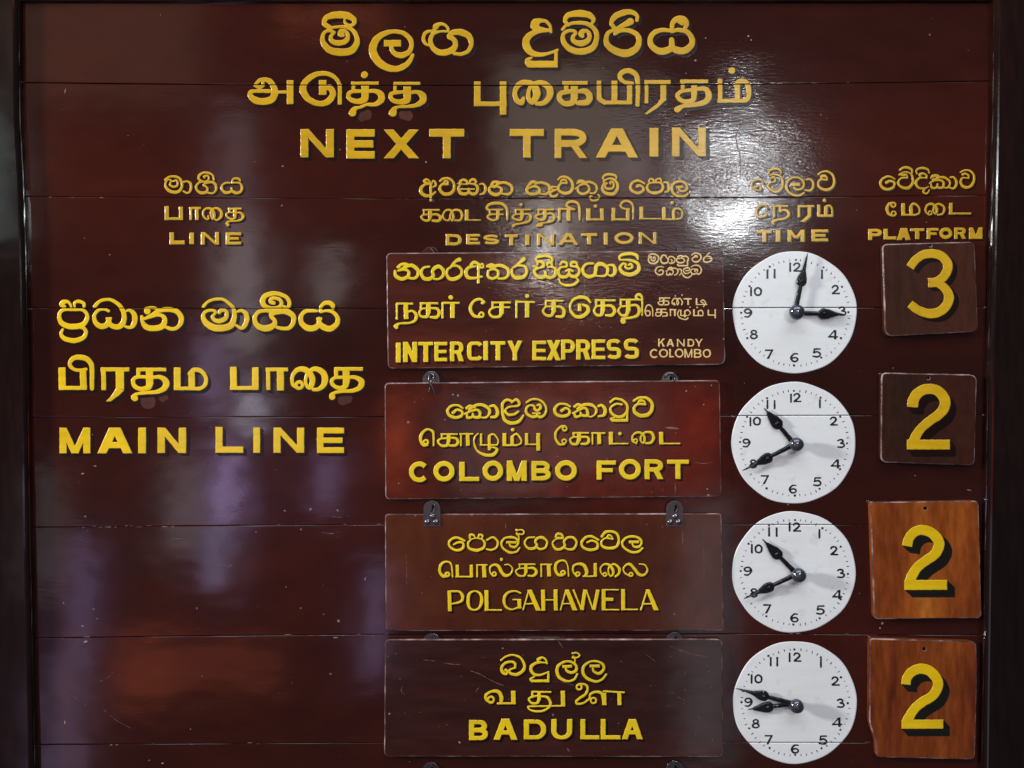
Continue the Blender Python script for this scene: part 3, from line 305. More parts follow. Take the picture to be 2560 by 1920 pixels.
def paint(name, col, var=0.12, rough=0.25, relief=0.8, nscale=9, spec=0.5, dirt=None):
    m, nt, b = nodes(name); N = nt.nodes; L = nt.links
    g = N.new('ShaderNodeNewGeometry'); n = N.new('ShaderNodeTexNoise'); n.inputs['Scale'].default_value = nscale; n.inputs['Detail'].default_value = 4
    L.new(g.outputs['Position'], n.inputs['Vector'])
    mr = N.new('ShaderNodeMapRange'); mr.inputs['From Min'].default_value = 0.3; mr.inputs['From Max'].default_value = 0.7
    mr.inputs['To Min'].default_value = 1 - var; mr.inputs['To Max'].default_value = 1 + var; L.new(n.outputs['Fac'], mr.inputs['Value'])
    mx = N.new('ShaderNodeVectorMath'); mx.operation = 'SCALE'; mx.inputs[0].default_value = col; L.new(mr.outputs[0], mx.inputs['Scale'])
    out = mx.outputs[0]
    mpb = N.new('ShaderNodeMapping'); mpb.inputs['Scale'].default_value = (12, 1, 90); mpb.inputs['Rotation'].default_value = (0, .25, 0); L.new(g.outputs['Position'], mpb.inputs['Vector'])
    nb = N.new('ShaderNodeTexNoise'); nb.inputs['Scale'].default_value = 1.0; nb.inputs['Detail'].default_value = 4; L.new(mpb.outputs[0], nb.inputs['Vector'])
    mb = N.new('ShaderNodeMapRange'); mb.inputs['From Min'].default_value = .3; mb.inputs['From Max'].default_value = .7; mb.inputs['To Min'].default_value = 1 - var * .9; mb.inputs['To Max'].default_value = 1 + var * .5; L.new(nb.outputs['Fac'], mb.inputs['Value'])
    sb = N.new('ShaderNodeVectorMath'); sb.operation = 'SCALE'; L.new(out, sb.inputs[0]); L.new(mb.outputs[0], sb.inputs['Scale']); out = sb.outputs[0]
    if dirt:
        n3 = N.new('ShaderNodeTexNoise'); n3.inputs['Scale'].default_value = 40; n3.inputs['Detail'].default_value = 5; L.new(g.outputs['Position'], n3.inputs['Vector'])
        cr = N.new('ShaderNodeMapRange'); cr.inputs['From Min'].default_value = 0.60; cr.inputs['From Max'].default_value = 0.72; L.new(n3.outputs['Fac'], cr.inputs['Value'])
        f = N.new('ShaderNodeMath'); f.operation = 'MULTIPLY'; f.inputs[1].default_value = dirt[1]; L.new(cr.outputs[0], f.inputs[0])
        mix = N.new('ShaderNodeMix'); mix.data_type = 'RGBA'; L.new(f.outputs[0], mix.inputs['Factor']); L.new(out, mix.inputs['A']); mix.inputs['B'].default_value = (*dirt[0], 1)
        out = mix.outputs['Result']
    L.new(out, b.inputs['Base Color']); b.inputs['Roughness'].default_value = rough; b.inputs['Specular IOR Level'].default_value = spec
    add_relief(nt, b, relief); return m
M = {}
M['board'] = wood('mahogany_varnish', [(0.30, (0.021, 0.0050, 0.0036)), (0.5, (0.033, 0.0060, 0.0038)), (0.62, (0.045, 0.0074, 0.0040)), (0.75, (0.060, 0.0095, 0.0045))], sx=0.5, sz=1.0, scale=1.6, grain=0.13)
M['plate'] = wood('plate_varnish', [(0.30, (0.032, 0.0095, 0.0075)), (0.52, (0.056, 0.013, 0.009)), (0.66, (0.095, 0.020, 0.010)), (0.8, (0.14, 0.030, 0.012))], scale=2.4, grain=0.25)
M['plate_red'] = wood('plate_red_varnish', [(0.36, (0.030, 0.007, 0.0055)), (0.5, (0.045, 0.009, 0.006)), (0.60, (0.070, 0.011, 0.006)), (0.7, (0.105, 0.015, 0.0065))], sx=.9, sz=.8, scale=2.6, grain=0.25)
M['plate_dark'] = wood('plate_dark_varnish', [(0.30, (0.026, 0.0095, 0.0085)), (0.55, (0.036, 0.0105, 0.0085)), (0.8, (0.06, 0.013, 0.009))], scale=2.4, grain=0.25)
M['plate_brown'] = wood('plate_brown_varnish', [(0.30, (0.050, 0.0135, 0.0070)), (0.55, (0.074, 0.018, 0.0078)), (0.8, (0.11, 0.030, 0.010))], sx=0.9, sz=0.6, scale=2.4, grain=0.18)
M['frame'] = wood('frame_varnish', [(0.3, (0.006, 0.0028, 0.0026)), (0.6, (0.010, 0.0036, 0.0030)), (0.8, (0.015, 0.005, 0.0036))], sx=1.5, sz=0.3)
M['tile_dark'] = wood('tile_dark_varnish', [(0.3, (0.045, 0.018, 0.012)), (0.6, (0.060, 0.020, 0.012)), (0.8, (0.085, 0.024, 0.013))], sx=1.6, sz=0.4, scale=4, grain=0.2)
M['tile_brown'] = wood('tile_brown_varnish', [(0.3, (0.028, 0.012, 0.008)), (0.6, (0.045, 0.013, 0.008)), (0.8, (0.07, 0.016, 0.009))], sx=1.6, sz=0.6, scale=4, grain=0.2)
M['tile_orange'] = wood('tile_orange_varnish', [(0.28, (0.11, 0.022, 0.007)), (0.42, (0.20, 0.044, 0.008)), (0.55, (0.28, 0.070, 0.010)), (0.66, (0.35, 0.100, 0.014)), (0.8, (0.44, 0.155, 0.024))], sx=1.7, sz=0.42, scale=4.6, grain=0.26, relief=0.6)
M['tile_russet'] = wood('tile_russet_varnish', [(0.28, (0.085, 0.015, 0.006)), (0.42, (0.15, 0.030, 0.007)), (0.55, (0.205, 0.046, 0.008)), (0.68, (0.27, 0.072, 0.012)), (0.8, (0.36, 0.115, 0.020))], sx=2.0, sz=0.36, scale=4.6, grain=0.28, relief=0.6)
M['ochre'] = paint('ochre_letter_paint', (0.60, 0.35, 0.006), 0.14)
M['yellow'] = paint('yellow_letter_paint', (0.80, 0.53, 0.006), 0.11)
M['lemon'] = paint('lemon_letter_paint', (0.84, 0.60, 0.012), 0.10)
M['pale'] = paint('pale_letter_paint', (0.80, 0.55, 0.20), 0.10)
M['gold'] = paint('gold_numeral_paint', (0.66, 0.40, 0.008), 0.12, dirt=((0.2, 0.1, 0.02), 0.35))
M['shade'] = paint('black_shade_paint', (0.010, 0.0035, 0.003), 0.2, spec=0.3)
M['shade_black'] = paint('solid_black_shade', (0.008, 0.008, 0.007), 0.2)
M['dial'] = paint('white_dial_paint', (0.80, 0.84, 0.86), 0.035, rough=0.3, relief=0.5, nscale=6, dirt=((0.60, 0.59, 0.52), 0.45))
M['numeral'] = paint('black_numeral_paint', (0.010, 0.012, 0.016), 0.2, rough=0.3)
M['hand'] = paint('black_enamel', (0.006, 0.007, 0.010), 0.2, rough=0.16, relief=0.2)
M['chip'] = paint('bare_filler', (0.30, 0.22, 0.19), 0.5, rough=0.5, nscale=60)
M['scratch'] = paint('scratch_line', (0.20, 0.11, 0.085), 0.3, rough=0.45)
M['hole'] = paint('dark_hole', (0.003, 0.003, 0.003), 0.1, rough=0.8, spec=0.1)
M['worn'] = paint('worn_wood_edge', (0.30, 0.20, 0.17), 0.35, rough=0.35, nscale=60)
def worn_edge_highlight():  # pale wear along the edges, with their highlight painted into the colour
    m, nt, b = nodes('worn_edge_highlight'); N = nt.nodes; L = nt.links
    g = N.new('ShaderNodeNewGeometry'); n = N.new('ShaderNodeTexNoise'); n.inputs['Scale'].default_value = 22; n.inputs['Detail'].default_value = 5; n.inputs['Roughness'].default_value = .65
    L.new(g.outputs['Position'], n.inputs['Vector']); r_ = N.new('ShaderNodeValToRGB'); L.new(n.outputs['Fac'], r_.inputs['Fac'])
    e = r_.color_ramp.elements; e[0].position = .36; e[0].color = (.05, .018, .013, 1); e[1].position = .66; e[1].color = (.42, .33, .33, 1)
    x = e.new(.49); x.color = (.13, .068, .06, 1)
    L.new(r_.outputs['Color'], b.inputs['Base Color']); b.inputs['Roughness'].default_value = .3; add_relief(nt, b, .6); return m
M['worn_edge_highlight'] = worn_edge_highlight()
m, nt, b = nodes('knob_metal'); b.inputs['Metallic'].default_value = 0.75; b.inputs['Roughness'].default_value = 0.13
b.inputs['Base Color'].default_value = (0.12, 0.13, 0.16, 1); add_relief(nt, b, 0.15); M['knob'] = m
m, nt, b = nodes('tarnished_metal'); b.inputs['Metallic'].default_value = 0.85; b.inputs['Roughness'].default_value = 0.34
b.inputs['Base Color'].default_value = (0.11, 0.10, 0.11, 1); add_relief(nt, b, 1.0); M['metal'] = m
m, nt, b = nodes('screw_metal'); b.inputs['Metallic'].default_value = 0.9; b.inputs['Roughness'].default_value = 0.2
b.inputs['Base Color'].default_value = (0.20, 0.19, 0.20, 1); add_relief(nt, b, 0.4); M['screw'] = m
# ---------------------------------------------------------------- object helpers
def link(name, me, mat, parent=None, kind=None):
    o = bpy.data.objects.new(name, me); C.objects.link(o)
    if mat is not None: me.materials.append(mat)
    if parent is not None: o.parent = parent
    if kind: o['kind'] = kind
    return o
def thing(name, label, cat, loc, group=None):
    o = bpy.data.objects.new(name, None); C.objects.link(o); o.location = loc; o.empty_display_size = 0.05
    o['label'] = label; o['category'] = cat
    if group: o['group'] = group
    return o
def world_child(o, parent):
    o.parent = parent
    p = parent; t = [0, 0, 0]
    while p is not None:
        t = [t[i] + p.location[i] for i in range(3)]; p = p.parent
    o.data.transform(__import__('mathutils').Matrix.Translation([-v for v in t])) if o.type == 'MESH' else None
    return o
def mesh(name, v, f, mat, parent=None, smooth=False, kind=None):
    me = bpy.data.meshes.new(name); me.from_pydata(v, [], f); me.update()
    if smooth: me.polygons.foreach_set('use_smooth', [True] * len(me.polygons))
    o = link(name, me, mat, None, kind)
    if parent is not None: world_child(o, parent)
    return o
# ---------------------------------------------------------------- seams between the planks of the board
GAP = (0.95, 0.6, 0.75, 0.6, 0.55, 0.6, 0.5)
SEAMS = [(207, 213.5, 203), (491, 496, 488), (770, 770.5, 768), (1043, 1041, 1037), (1318, 1311, 1314), (1595, 1585, 1588), (1862, 1856, 1858)]
def seam_y(k, x):
    l, m_, r = SEAMS[k]; t = (x - 80) / 2380.0
    return l * (1 - t) * (1 - 2 * t) + m_ * 4 * t * (1 - t) + r * t * (2 * t - 1)
# ---------------------------------------------------------------- strokes -> distance field -> raised paint
def catmull(P, closed=False, n=6):
    P = [tuple(p) for p in P]
    if closed: Q = [P[-1]] + P + [P[0], P[1]]
    else: Q = [tuple(2 * a - b for a, b in zip(P[0], P[1]))] + P + [tuple(2 * a - b for a, b in zip(P[-1], P[-2]))]
    out = []
    for i in range(1, len(Q) - 2):
        p0, p1, p2, p3 = [np.array(q, float) for q in Q[i - 1:i + 3]]
        for j in range(n):
            t = j / n
            q = 0.5 * ((2 * p1) + (-p0 + p2) * t + (2 * p0 - 5 * p1 + 4 * p2 - p3) * t * t + (-p0 + 3 * p1 - 3 * p2 + p3) * t ** 3)
            q[2] = p1[2] + (p2[2] - p1[2]) * t
            out.append(tuple(q))
    out.append(tuple(Q[-2]) if not closed else out[0])
    return out
def ellarc(cx, cy, rx, ry, a0, a1, w, h, n=2.0, k=22):
    out = []
    for i in range(k + 1):
        a = math.radians(a0 + (a1 - a0) * i / k); c, s = math.cos(a), math.sin(a)
        e = 2.0 / n
        x = cx + rx * math.copysign(abs(c) ** e, c); y = cy + ry * math.copysign(abs(s) ** e, s)
        out.append((x, y, h + (w - h) * abs(c) ** 2))
    return out
def rect(x0, y0, x1, y1): return ('poly', [(x0, y0), (x1, y0), (x1, y1), (x0, y1)])
def latin(ch, x0, y0, x1, y1, w, h):
    Wd = x1 - x0; H = y1 - y0; xm = (x0 + x1) / 2; ym = (y0 + y1) / 2; P = []
    par = lambda a, b, w0: P.append(('poly', [(a - w0 / 2, y0), (a + w0 / 2, y0), (b + w0 / 2, y1), (b - w0 / 2, y1)]))
    bowl = lambda ya, yb, xr: (P.append(rect(x0, ya, x0 + (xr - x0) * .5, ya + h)), P.append(rect(x0, yb - h, x0 + (xr - x0) * .5, yb)),
        P.append(('path', ellarc(x0 + (xr - x0) * .5, (ya + yb) / 2, (xr - x0) * .5 - w / 2, (yb - ya) / 2 - h / 2, -90, 90, w, h, 2.3), 1)))
    if ch in 'EFTLIDPRBHNMKU' and ch != 'T': 
        if ch != 'U': P.append(rect(x0, y0, x0 + (w if ch != 'I' else Wd), y1))
    if ch == 'E': P += [rect(x0, y0, x1, y0 + h), rect(x0, y1 - h, x1, y1), rect(x0, ym - h * .48, x0 + Wd * (.95 if h > w * .8 else .85), ym + h * .48)]
    if ch == 'F': P += [rect(x0, y0, x1, y0 + h), rect(x0, ym - h * .45, x0 + Wd * .84, ym + h * .5)]
    if ch == 'L': P.append(rect(x0, y1 - h, x1, y1))
    if ch == 'T': P += [rect(x0, y0, x1, y0 + h), rect(xm - w / 2, y0, xm + w / 2, y1)]
    if ch == 'N': P += [rect(x1 - w, y0, x1, y1), ('poly', [(x0, y0), (x0 + w * 1.02, y0), (x1, y1), (x1 - w * 1.02, y1)])]
    if ch == 'M': 
        P.append(rect(x1 - w, y0, x1, y1)); a = w * .98; yb = y1 if Wd < H * 1.35 else y0 + H * .72
        P += [('poly', [(x0, y0), (x0 + a, y0), (xm + a / 2, yb), (xm - a / 2, yb)]), ('poly', [(x1 - a, y0), (x1, y0), (xm + a / 2, yb), (xm - a / 2, yb)])]
    if ch == 'X': par(x0 + w * .62, x1 - w * .62, w * 1.24); par(x1 - w * .62, x0 + w * .62, w * 1.24)
    if ch == 'Y':
        a = w * 1.1; P += [rect(xm - w / 2, ym, xm + w / 2, y1), ('poly', [(x0, y0), (x0 + a, y0), (xm + w / 2, ym + H * .1), (xm - w / 2, ym + H * .1)]), ('poly', [(x1 - a, y0), (x1, y0), (xm + w / 2, ym + H * .1), (xm - w / 2, ym + H * .1)])]
    if ch == 'K':
        a = w * 1.3; P += [('poly', [(x1 - a, y0), (x1, y0), (x0 + w, y0 + H * .72), (x0 + w, y0 + H * .45)]), ('poly', [(x0 + w + Wd * .15, y0 + H * .40), (x0 + w + Wd * .32, y0 + H * .32), (x1, y1), (x1 - a, y1)])]
    if ch == 'A':
        a = w * 1.08; t = max(w * 1.1, w * .5 + 8)
        P += [('poly', [(xm - t * .62, y0), (xm + t * .45, y0), (x0 + a, y1), (x0, y1)]), ('poly', [(xm - t * .45, y0), (xm + t * .62, y0), (x1, y1), (x1 - a, y1)])]
        ya = y0 + H * .56 if w > 30 else y0 + H * .6; yb = ya + h
        fx = lambda y: (y - y0) / H * (Wd / 2 - a / 2)
        P.append(('poly', [(xm - fx(ya), ya), (xm + fx(ya), ya), (xm + fx(yb), yb), (xm - fx(yb), yb)]))
    if ch in 'PR':
        yb = y0 + H * (.66 if ch == 'P' else .62); bowl(y0, yb, x1 - (0 if ch == 'P' else Wd * .03))
        if ch == 'R': a = w * 1.15; P.append(('poly', [(x0 + Wd * .42, yb - h * .6), (x0 + Wd * .42 + a, yb - h * .6), (x1, y1), (x1 - a, y1)]))
    if ch == 'B': bowl(y0, ym + h * .45, x1 - Wd * .05); bowl(ym - h * .45, y1, x1)
    if ch == 'D': bowl(y0, y1, x1)
    if ch == 'O': P.append(('path', ellarc(xm, ym, Wd / 2 - w / 2, H / 2 - h / 2, 0, 360, w, h, 2.0, 36), 0))
    sq = 4.0 if Wd < H * .8 and w > 40 else 2.0
    if ch == 'C': 
        e = 42 if sq == 2 else 28
        P.append(('path', ellarc(xm + Wd * .06, ym, Wd * .56 - w / 2, H / 2 - h / 2, -e, -360 + e, w, h, sq, 30), 1))
    if ch == 'S':
        rx = Wd / 2 - w / 2; ra = (H - h) / 4; n = 3.2 if sq > 2 else 2.0
        A = ellarc(xm, y0 + h / 2 + ra, rx, ra, -20, -270, w, h, n, 20); B = ellarc(xm, y1 - h / 2 - ra, rx, ra, -90, 160, w, h, n, 20)
        P.append(('path', A + B, 1))
    if ch == 'U':
        yb = y1 - Wd * .42; P += [rect(x0, y0, x0 + w, yb), rect(x1 - w, y0, x1, yb), ('path', ellarc(xm, yb, Wd / 2 - w / 2, y1 - h / 2 - yb, 0, 180, w, h, 2.2), 0)]
    return P
def parse(spec, reg, weight=1.0):
    """stroke text -> primitives in photograph pixels"""
    ox, oy, s = reg; out = []
    for st in spec.split(';'):
        st = st.strip()
        if not st: continue
        tk = st.split(); k = tk[0]
        if k == 'g':
            b_ = [float(v) for v in tk[2].split(',')]; w = float(tk[3]); h = float(tk[4]) if len(tk) > 4 else w * .95
            pr = latin(tk[1], *b_, w, h)
        elif k in 'cbo':
            pts = []; lw = 10
            for t in tk[1:]:
                q = [float(v) for v in t.split(',')]
                if len(q) == 3: lw = q[2]
                pts.append((q[0], q[1], lw))
            pr = [('path', catmull(pts, k == 'o'), 1 if k == 'b' else 0)]
        elif k == 'l':
            w = float(tk[-1][1:]); q = [tuple(float(v) for v in t.split(',')) for t in tk[1:-1]]
            pr = []
            for a, b_ in zip(q[:-1], q[1:]):
                dx, dy = b_[0] - a[0], b_[1] - a[1]; L_ = math.hypot(dx, dy) or 1; nx, ny = -dy / L_ * w / 2, dx / L_ * w / 2
                pr.append(('poly', [(a[0] + nx, a[1] + ny), (b_[0] + nx, b_[1] + ny), (b_[0] - nx, b_[1] - ny), (a[0] - nx, a[1] - ny)]))
        elif k == 'p': pr = [('poly', [tuple(float(v) for v in tk[i].split(',')) for i in range(1, len(tk))] if ',' in tk[1] else [])]
        elif k == 'd':
            x, y, w = [float(v) for v in tk[1].split(',')]; pr = [('path', [(x, y, w), (x + .1, y, w)], 0)]
        elif k == 'r':
            x, y, r_, w = [float(v) for v in tk[1].split(',')]; pr = [('path', ellarc(x, y, r_, r_, 0, 360, w, w, 2, 20), 0)]
        for p in pr:
            if p[0] == 'poly' and k == 'l' and weight < 1:
                q_ = p[1]; m0 = ((q_[0][0] + q_[3][0]) / 2, (q_[0][1] + q_[3][1]) / 2); m1_ = ((q_[1][0] + q_[2][0]) / 2, (q_[1][1] + q_[2][1]) / 2); k2 = (1 + weight) / 2
                p = ('poly', [(c_[0] + (a_[0] - c_[0]) * k2, c_[1] + (a_[1] - c_[1]) * k2) for a_, c_ in zip(q_, (m0, m1_, m1_, m0))])
            if p[0] == 'poly': out.append(('poly', [(ox + x * s, oy + y * s) for x, y in p[1]]))
            else: out.append(('path', [(ox + x * s, oy + y * s, w * s * weight) for x, y, w in p[1]], p[2]))
    return out
def fix_poly(spec):   # 'p x y x y ...' written with commas or spaces
    res = []
    for st in spec.split(';'):
        st = st.strip()
        if st.startswith('p '):
            nums = st[2:].replace(',', ' ').split(); st = 'p ' + ' '.join(nums[i] + ',' + nums[i + 1] for i in range(0, len(nums), 2))
        if st.startswith('l '):
            tk = st.split(); body = ' '.join(tk[1:-1]).replace(',', ' ').split(); st = 'l ' + ' '.join(body[i] + ',' + body[i + 1] for i in range(0, len(body), 2)) + ' ' + tk[-1]
        res.append(st)
    return ';'.join(res)
def field(prims, g, pad):
    xs = []; ys = []
    for p in prims:
        for q in p[1]:
            r = (q[2] / 2 if p[0] == 'path' else 0) + pad
            xs += [q[0] - r, q[0] + r]; ys += [q[1] - r, q[1] + r]
    x0 = math.floor(min(xs) / g) * g; y0 = math.floor(min(ys) / g) * g
    nx = int((max(xs) - x0) / g) + 2; ny = int((max(ys) - y0) / g) + 2
    F = np.full((ny, nx), 99.0); X = x0 + np.arange(nx) * g; Y = y0 + np.arange(ny) * g
    for p in prims:
        G = np.full((ny, nx), 99.0)
        if p[0] == 'poly':
            pts = p[1]; XX, YY = np.meshgrid(X, Y); dmin = np.full((ny, nx), 1e9); ins = np.zeros((ny, nx), bool)
            for a, b_ in zip(pts, pts[1:] + pts[:1]):
                ex, ey = b_[0] - a[0], b_[1] - a[1]; wx, wy = XX - a[0], YY - a[1]
                t = np.clip((wx * ex + wy * ey) / (ex * ex + ey * ey + 1e-9), 0, 1)
                dmin = np.minimum(dmin, np.hypot(wx - ex * t, wy - ey * t))
                c = ((a[1] > YY) != (b_[1] > YY)) & (XX < (b_[0] - a[0]) * (YY - a[1]) / ((b_[1] - a[1]) or 1e-9) + a[0]); ins ^= c
            G = np.where(ins, -dmin, dmin)
        else:
            pts = p[1]
            for a, b_ in zip(pts[:-1], pts[1:]):
                ra, rb = a[2] / 2, b_[2] / 2; r = max(ra, rb) + pad + 2
                i0 = max(0, int((min(a[0], b_[0]) - r - x0) / g)); i1 = min(nx, int((max(a[0], b_[0]) + r - x0) / g) + 2)
                j0 = max(0, int((min(a[1], b_[1]) - r - y0) / g)); j1 = min(ny, int((max(a[1], b_[1]) + r - y0) / g) + 2)
                if i1 <= i0 or j1 <= j0: continue
                XX, YY = np.meshgrid(X[i0:i1], Y[j0:j1]); ex, ey = b_[0] - a[0], b_[1] - a[1]; wx, wy = XX - a[0], YY - a[1]
                t = np.clip((wx * ex + wy * ey) / (ex * ex + ey * ey + 1e-9), 0, 1)
                G[j0:j1, i0:i1] = np.minimum(G[j0:j1, i0:i1], np.hypot(wx - ex * t, wy - ey * t) - (ra + (rb - ra) * t))
            if p[2]:
                XX, YY = np.meshgrid(X, Y)
                for e, f in ((pts[0], pts[2]), (pts[-1], pts[-3])):
                    dx, dy = e[0] - f[0], e[1] - f[1]; L_ = math.hypot(dx, dy) or 1
                    pr = ((XX - e[0]) * dx + (YY - e[1]) * dy) / L_; near = np.hypot(XX - e[0], YY - e[1]) < e[2] * .9
                    G = np.where(near, np.maximum(G, pr), G)
        F = np.minimum(F, G)
    XX, YY = np.meshgrid(X, Y)
    F = F + .16 * np.sin(XX * .31 + 1.7 * np.sin(YY * .13)) + .16 * np.sin(YY * .37 + 1.3 * np.sin(XX * .17)) + .10 * np.sin(XX * .83 + YY * .71)
    return F, x0, y0
def shade_field(F, x0, y0, g, dx, dy):
    if dx == 0 and dy == 0: return F, x0, y0
    ax, ay = int(math.ceil(abs(dx) / g)), int(math.ceil(abs(dy) / g)); n = max(ax, ay, 1)
    H = np.full((F.shape[0] + ay, F.shape[1] + ax), 99.0)
    for i in range(n + 1):
        a, b_ = round(ax * i / n), round(ay * i / n)
        v = H[b_:b_ + F.shape[0], a:a + F.shape[1]]; np.minimum(v, F, out=v)
    return H, x0, y0
def contour(F, x0, y0, g, base, thick, bev, name, mat, parent, cut=True, frame=None):
    """raised coat of paint; frame maps pixel + height to world"""
    frame = frame or W
    ny, nx = F.shape
    if cut:
        Xg = x0 + np.arange(nx) * g; Yg = y0 + np.arange(ny) * g
        for k in range(len(SEAMS)):
            sy = np.array([seam_y(k, x) for x in Xg])
            if sy.max() < Yg[0] - 4 or sy.min() > Yg[-1] + 4: continue
            F = np.maximum(F, GAP[k] + .25 - np.abs(Yg[:, None] - sy[None, :]))
    V = []; Fc = []; hv = lambda f: base + thick * (1 - (1 - min(1.0, max(0.0, -f / bev))) ** 2)
    full = (F[:-1, :-1] < -bev) & (F[:-1, 1:] < -bev) & (F[1:, :-1] < -bev) & (F[1:, 1:] < -bev)
    some = ((F[:-1, :-1] < 0) | (F[:-1, 1:] < 0) | (F[1:, :-1] < 0) | (F[1:, 1:] < 0)) & ~full
    vid = {}
    def vtx(key, x, y, f):
        if key not in vid: vid[key] = len(V); V.append(frame(x, y, hv(f)))
        return vid[key]
    for j in range(ny - 1):
        row = full[j]; i = 0
        idx = np.flatnonzero(row)
        if len(idx):
            br = np.flatnonzero(np.diff(idx) > 1); st = np.r_[idx[0], idx[br + 1]]; en = np.r_[idx[br], idx[-1]]
            for a, e in zip(st, en):
                ks = [(a, j), (a, j + 1), (e + 1, j + 1), (e + 1, j)]
                Fc.append([vtx(k, x0 + k[0] * g, y0 + k[1] * g, -99) for k in ks])
    for j, i in zip(*np.nonzero(some)):
        cs = [(i, j), (i, j + 1), (i + 1, j + 1), (i + 1, j)]; fv = [F[c[1], c[0]] for c in cs]; poly = []
        for k in range(4):
            c, n_ = cs[k], cs[(k + 1) % 4]; a, b_ = fv[k], fv[(k + 1) % 4]
            if a < 0: poly.append(vtx(c, x0 + c[0] * g, y0 + c[1] * g, a))
            if (a < 0) != (b_ < 0):
                t = a / (a - b_); key = ('e', min(c, n_), max(c, n_))
                poly.append(vtx(key, x0 + (c[0] + (n_[0] - c[0]) * t) * g, y0 + (c[1] + (n_[1] - c[1]) * t) * g, 0))
        if len(poly) >= 3: Fc.append(poly)
    if not Fc: return None
    return mesh(name, V, Fc, mat, parent)
# ---------------------------------------------------------------- the boarded wall panel
board = thing('departure_board', 'large dark mahogany NEXT TRAIN board with painted yellow headings in three scripts', 'departure board', W(1280, 960, 0))
def plank(k):
    top = (lambda x: 6.0) if k == 0 else (lambda x: seam_y(k - 1, x) + GAP[k - 1])
    bot = (lambda x: 1990.0) if k == len(SEAMS) else (lambda x: seam_y(k, x) - GAP[k])
    V = []; F = []; n = 40; xs = [30 + (2510 - 30) * i / n for i in range(n + 1)]
    prof = [(0, -14), (0, -.7), (.8, -0.1), (1.8, 0.0)]
    dz = random.uniform(-.12, .12)
    for x in xs:
        a, b_ = top(x), bot(x); j1 = random.uniform(-.5, .5); j2 = random.uniform(-.5, .5)
        for o_, z in prof: V.append(W(x, a + o_ + (j1 if o_ > 0 else j1 * .6), (z * .8 + (dz if z > -5 else 0)) * .001))
        for o_, z in prof[::-1]: V.append(W(x, b_ - o_ + (j2 if o_ > 0 else j2 * .6), (z * .8 + (dz if z > -5 else 0)) * .001))
    m_ = 8
    for i in range(n):
        for q in range(m_ - 1): F.append([i * m_ + q, i * m_ + q + 1, (i + 1) * m_ + q + 1, (i + 1) * m_ + q])
    return mesh('plank', V, F, M['board'], board)
for k in range(len(SEAMS) + 1): plank(k)
# back of the joints
mesh('backing', [W(0, -40, -.012), W(0, 2000, -.012), W(2560, 2000, -.012), W(2560, -40, -.012)], [[0, 1, 2, 3]], M['hole'], board)
# flaked edges along the joints
cv = []; cf = []
def chip(V, F, x, y, rx, ry, d, rot=0.0, n=7):
    b_ = len(V)
    for i in range(n):
        a = 2 * math.pi * i / n; r = random.uniform(.55, 1.15); u, v = rx * r * math.cos(a), ry * r * math.sin(a)
        V.append(W(x + u * math.cos(rot) - v * math.sin(rot), y + u * math.sin(rot) + v * math.cos(rot), d))
    F.append([b_ + i for i in range(n)][::-1])
runs = [(4, 190, 440, .7), (4, 620, 950, .45), (5, 100, 260, .6), (5, 560, 960, .75), (0, 1850, 2120, .6), (0, 640, 820, .3), (1, 120, 400, .3), (1, 1100, 1900, .35), (6, 200, 700, .25), (5, 1850, 2150, .3), (6, 2100, 2380, .3), (4, 1560, 1720, .2), (3, 2150, 2380, .3)]
for k, xa, xb, p in runs:
    x = xa
    while x < xb:
        L_ = random.uniform(4, 22)
        if random.random() < p * .6: chip(cv, cf, x + L_ / 2, seam_y(k, x) + random.choice((-1.3, 1.3, 1.5)), L_ / 2, random.uniform(.35, .75), .0007)
        x += L_ + random.uniform(1, 8)
spots = [(207, 1184, 6, 4), (238, 1165, 8, 3), (213, 1291, 5, 3), (712, 1277, 5, 3), (776, 1273, 5, 6), (844, 1276, 5, 5), (752, 1324, 4, 4), (913, 1447, 3, 7), (492, 1521, 3, 4), (715, 1467, 2.5, 2.5),
    (752, 1520, 3, 3), (809, 1536, 3, 3), (846, 1553, 5, 6), (838, 1594, 10, 2.5), (826, 1685, 5, 4), (159, 1507, 4, 3), (234, 1523, 3.5, 2.5), (243, 1547, 3, 3), (206, 1565, 4, 3), (214, 1604, 9, 4), (162, 1805, 3, 8),
    (278, 1862, 6, 2), (292, 1862, 5, 2), (407, 1908, 6, 3), (373, 1901, 4, 2), (476, 1823, 3, 2), (163, 228, 2, 13), (850, 374, 3, 4), (1065, 405, 4, 4), (1739, 151, 4, 4), (1715, 183, 3, 3), (1764, 95, 3, 3), (1871, 90, 4, 4), (1878, 100, 3, 3), (1737, 151, 3, 3),
    (2052, 287, 2.5, 2.5), (2013, 390, 2.5, 2.5), (1858, 5, 8, 2), (1920, 6, 8, 2), (2316, 555, 3.5, 2), (1012, 67, 2, 2), (640, 1330, 3, 2), (1832, 1041, 8, 2.5), (1850, 735, 4, 3), (1970, 1262, 4, 3), (2206, 1558, 6, 5), (2200, 1570, 3, 4), (2422, 1225, 12, 2.5), (2288, 1189, 4, 2.5), (2462, 768, 4, 3), (2458, 1037, 4, 3), (2233, 920, 2.5, 2.5), (505, 1690, 3, 2)]
for x, y, rx, ry in spots: chip(cv, cf, x, y, rx * .68, ry * .68, .0007, random.uniform(-.4, .4), 8)
for _ in range(90): chip(cv, cf, random.uniform(90, 2450), random.uniform(20, 1910), random.uniform(.6, 1.5), random.uniform(.6, 1.4), .00068, n=6)
mesh('paint_chips', cv, cf, M['chip'], board, kind='stuff')
def line_prims(pts, w): return [('path', catmull([(x, y, w * (1 - .5 * abs(2 * i / (len(pts) - 1) - 1))) for i, (x, y) in enumerate(pts)]), 0)]
sc = []
